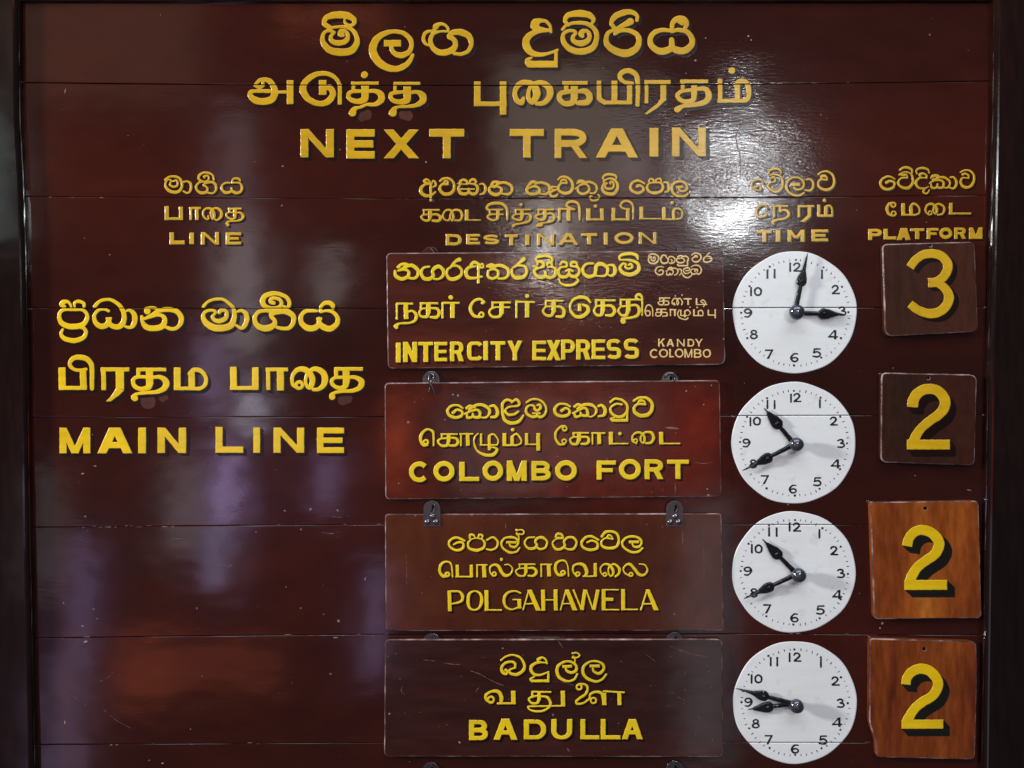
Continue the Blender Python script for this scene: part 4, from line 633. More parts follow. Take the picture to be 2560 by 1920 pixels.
for pts, w in [([(163, 1730), (185, 1742), (205, 1754), (216, 1764)], 1.0), ([(246, 1705), (268, 1695), (282, 1680)], .9), ([(255, 1770), (290, 1800), (330, 1822)], .8), ([(1866, 300), (1840, 340), (1852, 400), (1850, 450)], 3.0),
    ([(1890, 310), (1908, 320), (1925, 328)], 2.2), ([(1350, 1395), (1352, 1398)], 1), ([(870, 1290), (850, 1293), (815, 1291)], 1.2), ([(800, 1330), (830, 1334), (850, 1329)], 1.2), ([(540, 1415), (580, 1413), (565, 1420)], 1.3), ([(430, 1347), (458, 1347)], 2.5)]:
    sc += line_prims(pts, w)
F_, a_, b2_ = field(sc, .7, 2); contour(F_, a_, b2_, .7, .0006, .0002, 1.0, 'scratches', M['scratch'], board)['kind'] = 'stuff'
# frame: two stiles and the head rail, moulded on the inner edge
def stile(edge, out_x, sgn, nm='frame_stile'):
    """edge: list of (px, py) of the inner arris; profile runs from board face up and outwards"""
    V = []; F = []; prof = [(0, -.003), (0, .0085), (1.3, .0115), (3.0, .0122), (4.3, .0152), (9, .0188), (13, .0195)]
    m_ = len(prof) + 1
    n = 60; ys = [-30 + 2010 * i / n for i in range(n + 1)]
    for y in ys:
        x = np.interp(y, [e[1] for e in edge], [e[0] for e in edge])
        for q, (o_, d) in enumerate(prof):
            j = random.uniform(-.3, .3) if 1 <= q <= 4 else 0
            # the arris is seen where the deepest visible corner projects: place in board plane
            X, _, Z = W(x, y, 0.0); V.append((X - sgn * (o_ + j) * S, -d - random.uniform(-.0002, .0002) * (q in (2, 3)), Z))
        X, _, Z = W(out_x, y, 0); V.append((X, -.0195, Z))
    for i in range(n):
        for q in range(m_ - 1):
            f = [i * m_ + q, (i + 1) * m_ + q, (i + 1) * m_ + q + 1, i * m_ + q + 1]
            F.append(f if sgn > 0 else f[::-1])
    return mesh(nm, V, F, M['frame'], board)
stile([(57, -30), (60, 300), (70, 480), (76, 700), (80, 1000), (84, 1300), (98, 1950)], -220, 1)
stile([(2476, -30), (2472, 300), (2466, 600), (2461, 900), (2456, 1200), (2451, 1500), (2445, 1950)], 2790, -1)
V = []; n = 60
for i in range(n + 1):
    x = 10 + 2540 * i / n; j = random.uniform(-.5, .5)
    for o_, d in ((0, -.003), (0, .006), (2, .0085), (30, .009)):
        X, _, Z = W(x, 7 + j * (d > 0), 0); V.append((X, -d, Z + o_ * S))
mesh('head_rail', V, [[i * 4 + q, i * 4 + q + 1, (i + 1) * 4 + q + 1, (i + 1) * 4 + q] for i in range(n) for q in range(3)], M['frame'], board)
# ---------------------------------------------------------------- hanging plates
def slab(outline, d0, d1, bevel, name, mat, parent, jag=0.0):
    """board cut from thick wood: outline in photograph pixels as seen at its front face"""
    n = len(outline); P = np.array(outline, float); ctr = P.mean(0)
    nx_ = np.roll(P, -1, 0) - np.roll(P, 1, 0); nrm = np.stack([nx_[:, 1], -nx_[:, 0]], 1); nrm /= np.linalg.norm(nrm, axis=1)[:, None]
    if ((P - ctr) * nrm).sum() > 0: nrm = -nrm
    V = []; rings = [(0, d0), (0, d1 - bevel), (bevel * .3 / S, d1 - bevel * .3), (bevel / S, d1)]
    for r, (ins, d) in enumerate(rings):
        for i in range(n):
            p = P[i] + nrm[i] * (ins + (random.uniform(-jag, jag) if r else 0)); X, _, Z = W(p[0], p[1], d1); V.append((X, -d, Z))
    ccw = np.cross(np.roll(P, -1, 0) - P, P - ctr).sum() > 0
    F = []
    for r in range(3):
        for i in range(n):
            f = [r * n + i, r * n + (i + 1) % n, (r + 1) * n + (i + 1) % n, (r + 1) * n + i]; F.append(f if not ccw else f[::-1])
    V.append(tuple(np.mean(V[3 * n:4 * n], 0))); c = len(V) - 1
    for i in range(n):
        f = [3 * n + i, 3 * n + (i + 1) % n, c]; F.append(f if not ccw else f[::-1])
    bm = bmesh.new(); vs_ = [bm.verts.new(v) for v in V]
    for f in F: bm.faces.new([vs_[i] for i in f])
    bmesh.ops.recalc_face_normals(bm, faces=bm.faces)
    front = [f for f in bm.faces if c in [vs_.index(v) for v in f.verts]][:1] if n < 3 else []
    me = bpy.data.meshes.new(name); bm.to_mesh(me); bm.free()
    o = link(name, me, mat); me.materials.append(M['worn_edge_highlight'] if mat is not M['metal'] else M['screw'])
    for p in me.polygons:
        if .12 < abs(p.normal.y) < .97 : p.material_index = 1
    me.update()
    # make sure that the front looks at the camera
    if sum(p.normal.y * p.area for p in me.polygons if abs(p.normal.y) > .9) > 0: me.flip_normals()
    return world_child(o, parent)
def rounded(corners, r, seg=5, edge=14):
    """rounded outline through the corner pixels with extra points along the edges"""
    out = []; n = len(corners); rr = r if isinstance(r, (list, tuple)) else [r] * n
    for i in range(n):
        p = np.array(corners[i], float); a = np.array(corners[i - 1], float); b_ = np.array(corners[(i + 1) % n], float)
        u = (a - p) / np.linalg.norm(a - p); v = (b_ - p) / np.linalg.norm(b_ - p); q = rr[i]
        for k in range(seg + 1):
            t = k / seg; out.append(tuple((p + u * q) * (1 - t) ** 2 + 2 * p * t * (1 - t) + (p + v * q) * t * t))
        s0 = p + v * q; s1 = b_ - v * rr[(i + 1) % n]
        for k in range(1, edge): out.append(tuple(s0 + (s1 - s0) * k / edge))
    return out
PD = .009     # front face of the destination plates above the board
def sphere_cap(cx, cy, r, d, h, name, mat, parent, n=14, m_=4):
    V = []; F = []
    for k in range(m_ + 1):
        a = math.pi / 2 * k / m_; rr = r * math.cos(a)
        for i in range(n):
            t = 2 * math.pi * i / n; X, _, Z = W(cx, cy, d); V.append((X + rr * math.cos(t) * S, -(d + h * math.sin(a)), Z + rr * math.sin(t) * S))
    for k in range(m_):
        for i in range(n): F.append([k * n + i, k * n + (i + 1) % n, (k + 1) * n + (i + 1) % n, (k + 1) * n + i])
    return mesh(name, V, F, mat, parent, smooth=True)
def hanger(cx, top, bottom, parent, edge_y, kind):
    """sheet-metal ear screwed to a plate; 'front' ears show their screws, 'back' ears only their tips"""
    w = 21.5; dd = PD + .0012 if kind == 'front' else .004
    out = [(cx - w, bottom), (cx + w, bottom)] + [(cx + w * math.cos(a), top + w - w * math.sin(a)) for a in [math.pi * k / 12 for k in range(13)]]
    o = slab(rounded(out[:2] + out[2:], 1.0, 1, 1), dd - .0016, dd, .0006, 'hanger', M['metal'] if parent is not plates.get('p1') else M['plate'], parent)
    # the keyhole
    F1, x1, y1 = field([('path', [(cx + 3, top + 15, 8), (cx + 3, top + 15.5, 8)], 0), ('path', [(cx + 2, top + 18, 4), (cx - 1, top + 27, 4)], 0)], .8, 1)
    h = contour(F1, x1, y1, .8, dd + .0001, .0001, 1, 'keyhole', M['hole'], o, cut=False)
    # the nail through it, with its bent wire
    pr = [('path', catmull([(cx + 1, top + 6, 4), (cx + 6, top + 12, 3.6), (cx + 8, top + 20, 3.4), (cx + 4, top + 28, 3), (cx - 2, top + 32, 2.4)]), 0)]
    F1, x1, y1 = field(pr, .7, 1); contour(F1, x1, y1, .7, dd + .0004, .0014, 1.6, 'wire_hook', M['screw'], o, cut=False)
    if kind == 'front':
        for sx, sy in ((2, 40), (-10.5, 54), (10.5, 54)): sphere_cap(cx + sx, top + sy, 7.6, dd, .0035, 'screw_head', M['screw'], o)
    return o
plates = {}
def plate(key, corners, label, mat, r=10, jag=.35, name='destination_plate'):
    c = np.mean(corners, 0); t = thing(name, label, 'destination sign', W(c[0], c[1], 0), 'destination plates hung in a column')
    slab(rounded(corners, r, 5, 22), .001, PD, .0022, 'panel', mat, t, jag); plates[key] = t; return t
plate('p1', [(965, 632), (1808, 626), (1814, 912), (969, 922)], 'top destination plate reading INTERCITY EXPRESS with small KANDY COLOMBO lettering', M['plate'], [14, 14, 20, 14])
plate('p2', [(961, 957), (1800, 950), (1804, 1242), (963, 1249)], 'reddish destination plate reading COLOMBO FORT, second from the top', M['plate_red'], 13)
plate('p3', [(962, 1285), (1804, 1283), (1810, 1577), (964, 1578)], 'brown destination plate reading POLGAHAWELA with two screwed metal ears on top', M['plate_brown'], 10)
plate('p4', [(962, 1598), (1806, 1597), (1809, 1893), (960, 1892)], 'dark scratched destination plate reading BADULLA at the bottom', M['plate_dark'], [14, 14, 16, 14])
hanger(1080, 1251, 1317, plates['p3'], 0, 'front'); hanger(1687, 1251, 1317, plates['p3'], 0, 'front')
hanger(1077, 617, 650, plates['p1'], 0, 'back'); hanger(1688, 612, 650, plates['p1'], 0, 'back')
hanger(1078, 928, 985, plates['p2'], 0, 'back'); hanger(1675, 930, 985, plates['p2'], 0, 'back')
hanger(1079, 1583, 1640, plates['p4'], 0, 'back'); hanger(1687, 1580, 1640, plates['p4'], 0, 'back')
low = thing('destination_plate', 'metal ears of the next destination plate, cut off by the bottom edge of the photo', 'destination sign', W(1380, 2050, 0), 'destination plates hung in a column')
slab(rounded([(962, 1934), (1806, 1933), (1809, 2228), (960, 2229)], 13, 5, 22), .001, PD, .0022, 'panel', M['plate'], low, .3)
hanger(1078, 1906, 1950, low, 0, 'back'); hanger(1687, 1902, 1950, low, 0, 'back')
def bent_wire(pts, r, d, parent, name='wire_hook'):
    P = catmull([(x, y, dd) for x, y, dd in pts], False, 5); V = []; F = []
    for i, (x, y, dd) in enumerate(P):
        a = P[max(0, i - 1)]; b_ = P[min(len(P) - 1, i + 1)]; tx, ty = b_[0] - a[0], b_[1] - a[1]; L_ = math.hypot(tx, ty) or 1
        X, _, Z = W(x, y, d)
        for k in range(6):
            t = 2 * math.pi * k / 6; u = r * math.cos(t); V.append((X - ty / L_ * u * S, -(dd * .001) - r * math.sin(t) * S, Z - tx / L_ * u * S))
    for i in range(len(P) - 1):
        for k in range(6): F.append([i * 6 + k, i * 6 + (k + 1) % 6, (i + 1) * 6 + (k + 1) % 6, (i + 1) * 6 + k])
    return mesh(name, V, F, M['screw'], parent, smooth=True)
bent_wire([(1066, 940, 12), (1078, 934, 15), (1086, 942, 15), (1078, 956, 14), (1082, 970, 13), (1087, 983, 11)], 2.6, .012, plates['p2'])
bent_wire([(1075, 935, 14), (1072, 950, 15), (1076, 964, 14), (1073, 978, 12)], 1.8, .012, plates['p2'])
bent_wire([(1664, 944, 8), (1668, 936, 11), (1680, 934, 13), (1688, 944, 11), (1684, 954, 10)], 2.4, .010, plates['p2'])
# ---------------------------------------------------------------- number tiles
TD = .0135
tiles = {}
def tile(key, corners, r, label, mat, hole, name='platform_tile', jag=.4):
    c = np.mean(corners, 0); t = thing(name, label, 'platform number', W(c[0], c[1], 0), 'platform number tiles in the right column')
    slab(rounded(corners, r, 6, 10), .0008, TD, .0022, 'panel', mat, t, jag); tiles[key] = t
    F1, x1, y1 = field([('path', [(hole[0] + 1, hole[1] + 1.3, 2 * hole[2] + 1.6), (hole[0] + 1.1, hole[1] + 1.3, 2 * hole[2] + 1.6)], 0)], .7, 1)
    h = contour(F1, x1, y1, .7, TD + .0001, .0001, 1, 'hole_rim', M['worn'], t, cut=False)
    F1, x1, y1 = field([('path', [(hole[0], hole[1], 2 * hole[2]), (hole[0] + .1, hole[1], 2 * hole[2])], 0)], .7, 1)
    contour(F1, x1, y1, .7, TD + .0003, .0001, 1, 'nail_hole', M['hole'], t, cut=False)
    return t
px = lambda reg, pts: [(reg[0] + x * reg[2], reg[1] + y * reg[2]) for x, y in pts]
tile('t1', px(C25, [(345, 105), (1565, 72), (1612, 1262), (385, 1325)]), [14, 16, 16, 22], 'dark brown square tile with a gold 3, under PLATFORM', M['tile_dark'], (C25[0] + 978 * C25[2], C25[1] + 122 * C25[2], 3.6))
tile('t2', px(C26, [(335, 165), (1595, 190), (1565, 1392), (325, 1350)]), [14, 20, 16, 18], 'dark brown square tile with a gold 2, second in the column', M['tile_brown'], (C26[0] + 950 * C26[2], C26[1] + 235 * C26[2], 4))
tile('t3', px(C27, [(170, 168), (1455, 148), (1492, 1545), (215, 1558)]), [8, 14, 14, 12], 'orange varnished tile with a yellow 2 and black drop shade, unbroken corners', M['tile_orange'], (C27[0] + 818 * C27[2], C27[1] + 240 * C27[2], 4.6))
tile('t4', px(C28, [(165, 122), (1425, 160), (1440, 420), (1412, 1562), (245, 1535), (235, 1350), (205, 1265), (158, 1130)]), [8, 12, 2, 12, 10, 6, 10, 16], 'russet varnished tile with a yellow 2 and a broken lower left corner', M['tile_russet'], (C28[0] + 808 * C28[2], C28[1] + 246 * C28[2], 4.4))
# ---------------------------------------------------------------- lettering
cnt = 0
def write(owner, spec, reg, dx, dy):
    global cnt
    small = owner.endswith('s'); key = owner[:2] if owner != 'board' else 'board'
    if key == 'board': parent, d0, mat = board, .0004, (M['ochre'] if reg in (C1, C2, C3, C4, C5, C6, C7, C8, C9, C10, C11) else M['yellow'])
    elif key[0] == 'p': parent, d0, mat = plates[key], PD + .0002, (M['pale'] if small else M['lemon'])
    else: parent, d0, mat = tiles[key], TD + .0002, (M['gold'] if key in ('t1', 't2') else M['yellow'])
    g = .62 if small or key in ('p3',) else (.8 if owner != 'board' or reg in (C7, C8, C9, C10, C11) else 1.0)
    glyphs = [fix_poly(s) for s in spec.split('|') if s.strip()]
    allp = []; fr = lambda x, y, d: W(x, y, d)
    root = None
    wt = .80 if small else (.97 if (owner == 'board' and reg not in (C7, C8, C9, C10, C11)) or key[0] == 't' else .84)
    prs = [parse(s, reg, wt if not s.strip().startswith('g') else 1.0) for s in glyphs]
    for p in prs: allp += p
    F1, x1, y1 = field(allp, g, 2); H, hx, hy = shade_field(F1, x1, y1, g, dx, dy) if dx else (F1 + .25, x1, y1)
    nm = 'lettering' if key[0] != 't' else 'numeral'
    root = contour(H, hx, hy, g, d0, .0001, 1.0, nm + '_shade' if key[0] == 't' else 'lettering', M['shade_black'] if key in ('t3', 't4') else M['shade'], parent, cut=(key == 'board'))
    for i, p in enumerate(prs):
        F1, x1, y1 = field(p, g, 2)
        contour(F1, x1, y1, g, d0 + .00025 + .00006 * (i % 3), .00055 if not small else .0003, 1.5, 'letter' if key[0] != 't' else 'numeral', mat, root, cut=(key == 'board')); cnt += 1
for t in TEXT: write(t[0], t[4], t[1], t[2], t[3])
def marks(parent, d, lines, dots):
    pr = []
    for reg, w, pts in lines:
        n = len(pts); pr.append(('path', catmull([(reg[0] + x * reg[2], reg[1] + y * reg[2], max(.5, w * .24 * (1 - .6 * abs(2 * i / (n - 1) - 1)))) for i, (x, y) in enumerate(pts)]), 0))
    F1, x1, y1 = field(pr, .6, 1.5); o = contour(F1, x1, y1, .6, d + .0003, .00008, 1.0, 'scratches', M['scratch'], parent, cut=False); o['kind'] = 'stuff'
    V = []; F = []
    for reg, x, y, rr in dots: chip(V, F, reg[0] + x * reg[2], reg[1] + y * reg[2], rr * reg[2], rr * reg[2], d + .0003, random.random())
    o = mesh('paint_chips', V, F, M['chip'], parent); o['kind'] = 'stuff'
def rnd(reg, x0, y0, x1, y1, n, a, b_): return [(reg, random.uniform(x0, x1), random.uniform(y0, y1), random.uniform(a, b_)) for _ in range(n)]
marks(plates['p1'], PD, [(C18, 8, [(450, 70), (460, 100), (455, 130)])], [(C18, 1200, 262, 11), (C18, 370, 915, 8), (C18, 1345, 560, 10), (C18, 740, 998, 7), (C18, 2150, 415, 10), (C18, 2155, 1140, 9)] + rnd(C18, 20, 60, 2150, 1480, 18, 3, 6) + rnd(C17, 60, 60, 2000, 1480, 20, 3, 6))
marks(plates['p2'], PD, [(C20, 22, [(1385, 728), (1460, 732), (1540, 740)]), (C20, 8, [(1740, 1150), (1840, 1165), (1960, 1150)]), (C20, 10, [(1500, 1400), (1505, 1470), (1500, 1540)])],
    [(C19, 295, 660, 20), (C19, 840, 322, 13), (C19, 903, 335, 14), (C19, 180, 1408, 14), (C19, 745, 628, 10), (C20, 1635, 280, 13), (C20, 1945, 212, 9), (C20, 1750, 228, 8), (C20, 65, 1078, 9), (C20, 1895, 1475, 12), (C20, 1905, 1552, 20)] + rnd(C19, 60, 220, 2000, 1550, 14, 3, 6) + rnd(C20, 60, 220, 2000, 1550, 14, 3, 6))
marks(plates['p3'], PD, [(C21, 5, [(1485, 300), (1490, 350), (1483, 400)]), (C22, 8, [(1595, 430), (1598, 520), (1592, 580)]), (C22, 3, [(1840, 560), (1850, 800), (1845, 1000)]), (C21, 4, [(310, 700), (318, 900), (312, 1100)])],
    [(C22, 1172, 335, 9), (C22, 1495, 1402, 10), (C21, 500, 1148, 8)] + rnd(C21, 90, 280, 2000, 1560, 12, 2.5, 5) + rnd(C22, 60, 280, 2000, 1560, 14, 2.5, 5))
marks(plates['p4'], PD, [(C23, 8, [(1075, 508), (1180, 545), (1260, 590)]), (C23, 6, [(1260, 590), (1380, 650), (1520, 705)]), (C24, 7, [(1440, 215), (1560, 260), (1700, 310), (1900, 342)]), (C24, 10, [(118, 148), (145, 190), (178, 240)]),
    (C23, 5, [(500, 375), (580, 385), (660, 392)]), (C23, 5, [(760, 415), (850, 428), (950, 432)]), (C23, 6, [(270, 690), (250, 740), (290, 790)]), (C23, 5, [(1130, 790), (1150, 730), (1200, 690)]), (C24, 14, [(225, 1425), (240, 1445), (258, 1465)]), (C24, 4, [(50, 630), (180, 640), (300, 680)]), (C24, 3, [(1150, 300), (1250, 380), (1300, 400)]), (C24, 3, [(1480, 760), (1560, 830), (1700, 900)])],
    [(C23, 940, 1355, 18), (C23, 1455, 240, 10), (C23, 110, 1015, 12), (C24, 60, 1030, 14), (C24, 835, 1128, 9), (C24, 1455, 340, 6)] + rnd(C23, 90, 200, 2000, 1480, 26, 2.5, 6) + rnd(C24, 60, 200, 2000, 1480, 30, 2.5, 6))
M['residue'] = paint('tape_residue', (0.075, 0.022, 0.013), 0.25, rough=0.3, nscale=70, relief=.4, spec=.35)
pr = [('path', [(C14[0] + 1290 * C14[2], C14[1] + 715 * C14[2], 38), (C14[0] + 1300 * C14[2], C14[1] + 725 * C14[2], 36)], 0), ('path', [(C15[0] + 1790 * C15[2], C15[1] + 745 * C15[2], 30), (C15[0] + 1860 * C15[2], C15[1] + 735 * C15[2], 24)], 0), ('path', [(C14[0] + 1500 * C14[2], C14[1] + 670 * C14[2], 22), (C14[0] + 1530 * C14[2], C14[1] + 668 * C14[2], 14)], 0),
      ('path', [(C3[0] + 1390 * C3[2], C3[1] + 560 * C3[2], 30), (C3[0] + 1350 * C3[2], C3[1] + 590 * C3[2], 20)], 0), ('path', [(C3[0] + 1830 * C3[2], C3[1] + 550 * C3[2], 34), (C3[0] + 1860 * C3[2], C3[1] + 575 * C3[2], 24)], 0)]
F1, x1, y1 = field(pr, .9, 2); o = contour(F1, x1, y1, .9, .00022, .00005, 2.0, 'tape_residue', M['residue'], board); o['kind'] = 'stuff'
# ---------------------------------------------------------------- clocks
DIG = {  # strokes in a 100 x 115 box
 '1': 'l 50,0 50,115 w22', '0': 'o 50,12,20 18,35,22 14,58,22 20,90,22 50,104,20 80,90,22 86,58,22 82,35,22',
 '2': 'c 14,32,18 30,12,20 60,10,20 78,32,22 66,58,22 40,82,22 18,102,22;l 10,104 100,104 w20',
 '3': 'c 12,22,18 38,9,20 66,16,20 72,38,20 44,52,18;c 44,54,18 80,64,20 86,88,20 60,105,20 14,100,18',
 '4': 'p 70,0 96,0 96,115 70,115;p 70,0 82,12 22,80 0,84;l 0,84 115,84 w20', '5': 'l 20,10 100,10 w20;l 27,5 22,55 w18;c 20,55,20 60,45,20 92,68,22 86,94,22 55,106,20 10,98,18',
 '6': 'c 88,14,16 50,12,20 18,45,22 14,75,22 40,104,20 76,100,20 90,78,20 70,58,20 36,60,18 18,76,18', '7': 'l 5,10 100,10 w20;p 78,10 100,10 52,115 24,115',
 '8': 'o 50,10,18 26,20,18 24,40,18 50,52,18 76,40,18 74,20,18;o 50,56,18 20,70,20 18,94,20 50,108,18 82,94,20 80,70,20',
 '9': 'c 12,100,16 50,103,20 82,70,22 86,40,22 60,11,20 24,15,20 10,37,20 30,57,20 64,55,18 82,40,18'}
CLK = [
 dict(reg=(1820, 610, 340 / 1659), c=(813, 835), r=(757, 745), hub=(800, 842), m=(975, 115), h=(1440, 858), mb=60, hb=64, label='topmost clock face, one hand just past 12 and the other on 3',
  num={'12': [('1', 705, 225), ('2', 790, 225)], '1': [('1', 1093, 312)], '2': [('2', 1258, 500)], '3': [('3', 1342, 762)], '4': [('4', 1220, 1048)], '5': [('5', 1025, 1270)], '6': [('6', 755, 1328)], '7': [('7', 445, 1285)], '8': [('8', 262, 1045)], '9': [('9', 192, 785)], '10': [('1', 228, 522), ('0', 312, 520)], '11': [('1', 428, 308), ('1', 515, 305)]},
  dots={0: (828, 195), 1: (1163, 285), 2: (1390, 522), 3: (1468, 832), 4: (1378, 1148), 5: (1138, 1385), 6: (805, 1480), 7: None, 8: (235, 1148), 9: (160, 838), 10: (262, 515), 11: (508, 275)}, knob=84),
 dict(reg=(1820, 940, 340 / 1709), c=(825, 840), r=(780, 765), hub=(822, 852), m=(190, 1190), h=(460, 405), mb=66, hb=70, label='clock face beside the COLOMBO FORT plate with its hands near 11 and 8',
  num={'12': [('1', 738, 222), ('2', 815, 215)], '1': [('1', 1102, 292)], '2': [('2', 1275, 510)], '3': [('3', 1368, 790)], '4': [('4', 1292, 1045)], '5': [('5', 1065, 1270)], '6': [('6', 760, 1362)], '7': [('7', 408, 1245)], '8': [('8', 262, 1045)], '9': [('9', 180, 785)], '10': [('1', 228, 515), ('0', 310, 508)], '11': [('1', 442, 300), ('1', 532, 302)]},
  dots={0: (828, 185), 1: (1163, 272), 2: (1410, 512), 3: (1495, 845), 4: (1408, 1172), 5: (1150, 1418), 6: (840, 1502), 7: (485, 1412), 8: None, 9: (152, 830), 10: (240, 512), 11: (490, 278)}, knob=80),
 dict(reg=(1820, 1260, 340 / 1659), c=(805, 828), r=(755, 740), hub=(824, 845), m=(200, 1160), h=(425, 432), mb=62, hb=66, label='clock face beside the POLGAHAWELA plate, its short hand falling just short of the 11',
  num={'12': [('1', 698, 222), ('2', 785, 225)], '1': [('1', 1062, 305)], '2': [('2', 1240, 512)], '3': [('3', 1325, 790)], '4': [('4', 1270, 1048)], '5': [('5', 1070, 1235)], '6': [('6', 755, 1330)], '7': [('7', 422, 1222)], '8': [('8', 262, 1025)], '9': [('9', 190, 762)], '10': [('1', 238, 488), ('0', 320, 488)], '11': [('1', 448, 282), ('1', 540, 285)]},
  dots={0: (818, 195), 1: (1152, 295), 2: (1375, 520), 3: (1462, 852), 4: (1375, 1162), 5: (1118, 1395), 6: (797, 1470), 7: (468, 1368), 8: (238, 1130), 9: (155, 818), 10: (250, 485), 11: (500, 262)}, knob=80),
 dict(reg=(1820, 1580, 340 / 1659), c=(816, 858), r=(756, 748), hub=(798, 862), m=(100, 692), h=(250, 950), mb=62, hb=66, label='lowest clock face, beside the BADULLA plate, both hands pointing towards 9',
  num={'12': [('1', 698, 250), ('2', 790, 250)], '1': [('1', 1080, 322)], '2': [('2', 1255, 542)], '3': [('3', 1322, 812)], '4': [('4', 1270, 1042)], '5': [('5', 1102, 1260)], '6': [('6', 762, 1368)], '7': [('7', 440, 1255)], '8': [('8', 285, 1060)], '9': [('9', 198, 800)], '10': [('1', 235, 515), ('0', 318, 512)], '11': [('1', 468, 305), ('1', 548, 305)]},
  dots={0: (810, 212), 1: (1132, 308), 2: (1378, 552), 3: (1460, 868), 4: (1370, 1192), 5: (1140, 1418), 6: (820, 1500), 7: (507, 1415), 8: (258, 1175), 9: (163, 855), 10: (252, 520), 11: (492, 290)}, knob=78)]
def hand(t, reg, hub, tip, bulb_r, depth, name, frac, stemw):
    s = reg[2]; hx, hy = reg[0] + hub[0] * s, reg[1] + hub[1] * s; tx, ty = reg[0] + tip[0] * s, reg[1] + tip[1] * s
    # the boss of the hand sits on the axle, so it is shifted by its height as seen from the camera
    X0, _, Z0 = W(hx, hy, 0); X1, _, Z1 = W(tx, ty, depth)
    L_ = math.hypot(X1 - X0, Z1 - Z0) / S; ux, uz = (X1 - X0) / (L_ * S), (Z1 - Z0) / (L_ * S)
    br = bulb_r * s; bc = L_ * frac
    def fr(x, y, d): return (X0 + (x * ux - y * uz) * S, -d, Z0 + (x * uz + y * ux) * S)
    prims = [('path', [(0, 0, 20), (8, 0, 13), (bc - br * .8, 0, stemw)], 0), ('path', [(bc - 1, 0, br * 2.06), (bc, 0, br * 2.06)], 0),
        ('path', catmull([(bc, 0, br * 2.06), (bc + br * .6, 0, br * 1.9), (bc + br * 1.4, 0, br * 1.35), (bc + br * 2.3, 0, br * .8), (bc + (L_ - bc) * .76, 0, 5), (L_, 0, 2)]), 0)]
    F1, x1, y1 = field(prims, .9, 2)
    # mirrored frame so that the faces look at the camera
    o = contour(F1, x1, y1, .9, depth - .0022, .0028, 4.0, name, M['hand'], t, cut=False, frame=fr)
    n = o.data.polygons; 
    if sum(p.normal.y * p.area for p in n) > 0: o.data.flip_normals()
    cx_, _, cz_ = fr(bc, 0, 0)
    V = []; Fq = []; r_ = br * .42
    for k in range(5):
        a = math.pi / 2 * k / 4
        for i in range(12):
            q = 2 * math.pi * i / 12; V.append((cx_ + r_ * S * math.cos(a) * math.cos(q), -(depth + .0004 + r_ * S * .8 * math.sin(a)), cz_ + r_ * S * math.cos(a) * math.sin(q)))
    for k in range(4):
        for i in range(12): Fq.append([k * 12 + i, k * 12 + (i + 1) % 12, (k + 1) * 12 + (i + 1) % 12, (k + 1) * 12 + i])
    mesh('rivet', V, Fq, M['hand'], o, smooth=True)
    return o
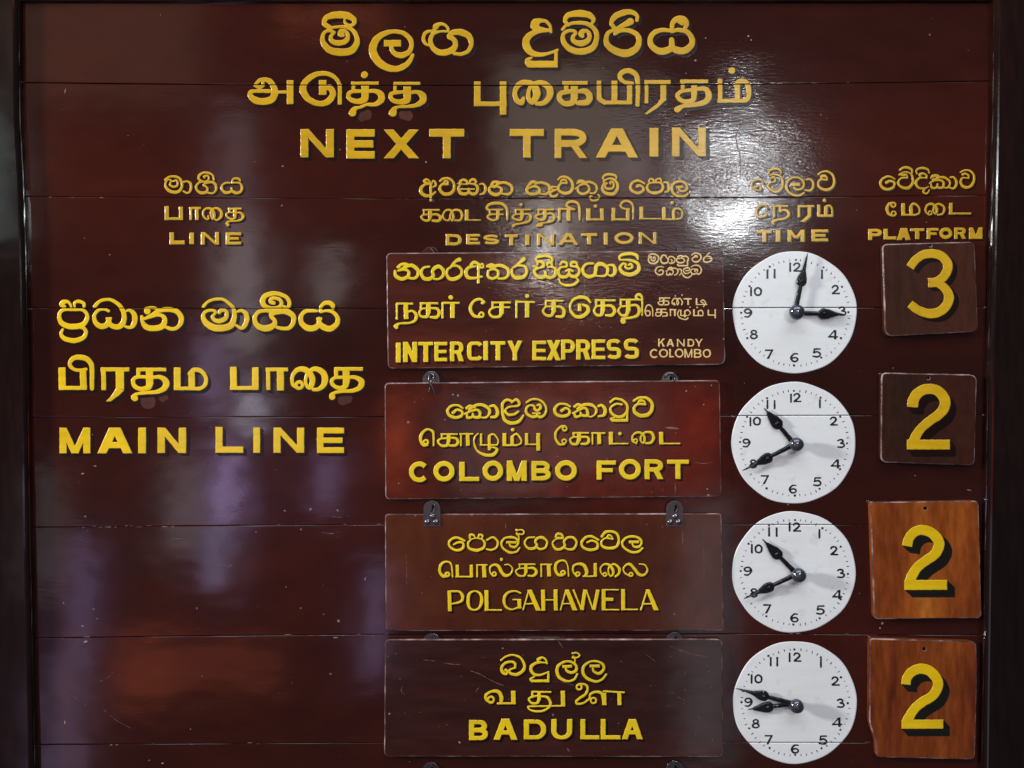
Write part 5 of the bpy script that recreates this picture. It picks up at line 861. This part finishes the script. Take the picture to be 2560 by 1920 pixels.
for ci, c in enumerate(CLK):
    reg = c['reg']; s = reg[2]; cx, cy = reg[0] + c['c'][0] * s, reg[1] + c['c'][1] * s; rx, ry = c['r'][0] * s, c['r'][1] * s
    t = thing('clock', c['label'], 'clock', W(cx, cy, 0), 'clock faces in the TIME column')
    g = 1.0; X = np.arange(math.floor(cx - rx - 3), cx + rx + 4, g); Y = np.arange(math.floor(cy - ry - 3), cy + ry + 4, g); XX, YY = np.meshgrid(X, Y)
    ang = np.arctan2(YY - cy, XX - cx); wob = .7 * np.sin(ang * 5 + ci) + .5 * np.sin(ang * 11 + 2 * ci)
    F1 = (np.hypot((XX - cx) / rx, (YY - cy) / ry) - 1) * (rx + ry) / 2 + wob
    contour(F1, X[0], Y[0], g, .0006, .0010, 2.2, 'dial', M['dial'], t)
    for nm, ds in c['num'].items():
        pr = []
        for dch, x, y in ds:
            q = parse(fix_poly(DIG[dch]), (0, 0, 1.0)); k1 = 1.06
            for p in q:
                if p[0] == 'poly': pr.append(('poly', [(reg[0] + (x + a * k1) * s, reg[1] + (y + b_) * s) for a, b_ in p[1]]))
                else: pr.append(('path', [(reg[0] + (x + a * k1) * s, reg[1] + (y + b_) * s, w * s * 1.08) for a, b_, w in p[1]], p[2]))
        F1, x1, y1 = field(pr, .7, 2); contour(F1, x1, y1, .7, .0018, .0002, 1.0, 'numeral', M['numeral'], t)
    pr = []
    for k, dpos in c['dots'].items():
        if dpos:
            x, y = reg[0] + dpos[0] * s, reg[1] + dpos[1] * s; a = random.uniform(-.5, .5); h = 2.7
            pr.append(('poly', [(x + h * 1.3 * math.cos(a + math.pi / 4 + k_ * math.pi / 2), y + h * 1.3 * math.sin(a + math.pi / 4 + k_ * math.pi / 2)) for k_ in range(4)]))
    F1, x1, y1 = field(pr, .7, 2); o = contour(F1, x1, y1, .7, .0018, .0002, 1.0, 'hour_dots', M['numeral'], t); o['kind'] = 'stuff'
    pr = []
    for k in range(60):
        if k % 5 == 0: continue
        a = math.radians(k * 6 - 90) + random.uniform(-.008, .008); r0 = .865 + random.uniform(-.006, .006); ln = random.uniform(1.6, 3.0)
        x, y = cx + rx * r0 * math.cos(a) + 1.5, cy + ry * r0 * math.sin(a) + 1; ln2 = ln
        pr.append(('path', [(x - ln2 * math.cos(a), y - ln2 * math.sin(a), 1.5), (x, y, 1.8), (x + ln2 * math.cos(a), y + ln2 * math.sin(a), 1.4)], 0))
    F1, x1, y1 = field(pr, .6, 2); o = contour(F1, x1, y1, .6, .0018, .0002, 1.0, 'minute_marks', M['numeral'], t); o['kind'] = 'stuff'
    hx, hy = reg[0] + c['hub'][0] * s, reg[1] + c['hub'][1] * s
    # axle, hands and turned knob
    X0, _, Z0 = W(hx, hy, 0); V = []; F = []; n = 20
    for rr, dd in ((7.5, .001), (7.5, .018)):
        for i in range(n): V.append((X0 + rr * S * math.cos(2 * math.pi * i / n), -dd, Z0 + rr * S * math.sin(2 * math.pi * i / n)))
    for i in range(n): F.append([i, (i + 1) % n, n + (i + 1) % n, n + i])
    mesh('axle', V, F, M['hand'], t, smooth=True)
    mtip = math.hypot(c['m'][0] - c['hub'][0], c['m'][1] - c['hub'][1]); 
    hand(t, reg, c['hub'], c['h'], c['hb'], .008, 'hour_hand', .575, 10)
    hand(t, reg, c['hub'], c['m'], c['mb'], .0115, 'minute_hand', .53, 10)
    V = []; F = []; R_ = c['knob'] * s * 1.12; n = 24
    prof = [(.5, 0), (.8, .15), (.97, .4), (1.0, .62), (.93, .9), (.74, 1.14), (.46, 1.3), (.15, 1.37), (.001, 1.38)]
    for rr, dd in prof:
        for i in range(n):
            w_ = 1 + .02 * math.sin(3 * 2 * math.pi * i / n + ci)
            V.append((X0 + rr * w_ * R_ * S * math.cos(2 * math.pi * i / n), -(.0118 + dd * R_ * S), Z0 + rr * w_ * R_ * S * math.sin(2 * math.pi * i / n)))
    for k in range(len(prof) - 1):
        for i in range(n): F.append([k * n + i, k * n + (i + 1) % n, (k + 1) * n + (i + 1) % n, (k + 1) * n + i])
    mesh('knob', V, F, M['knob'], t, smooth=True)
print('letters', cnt)
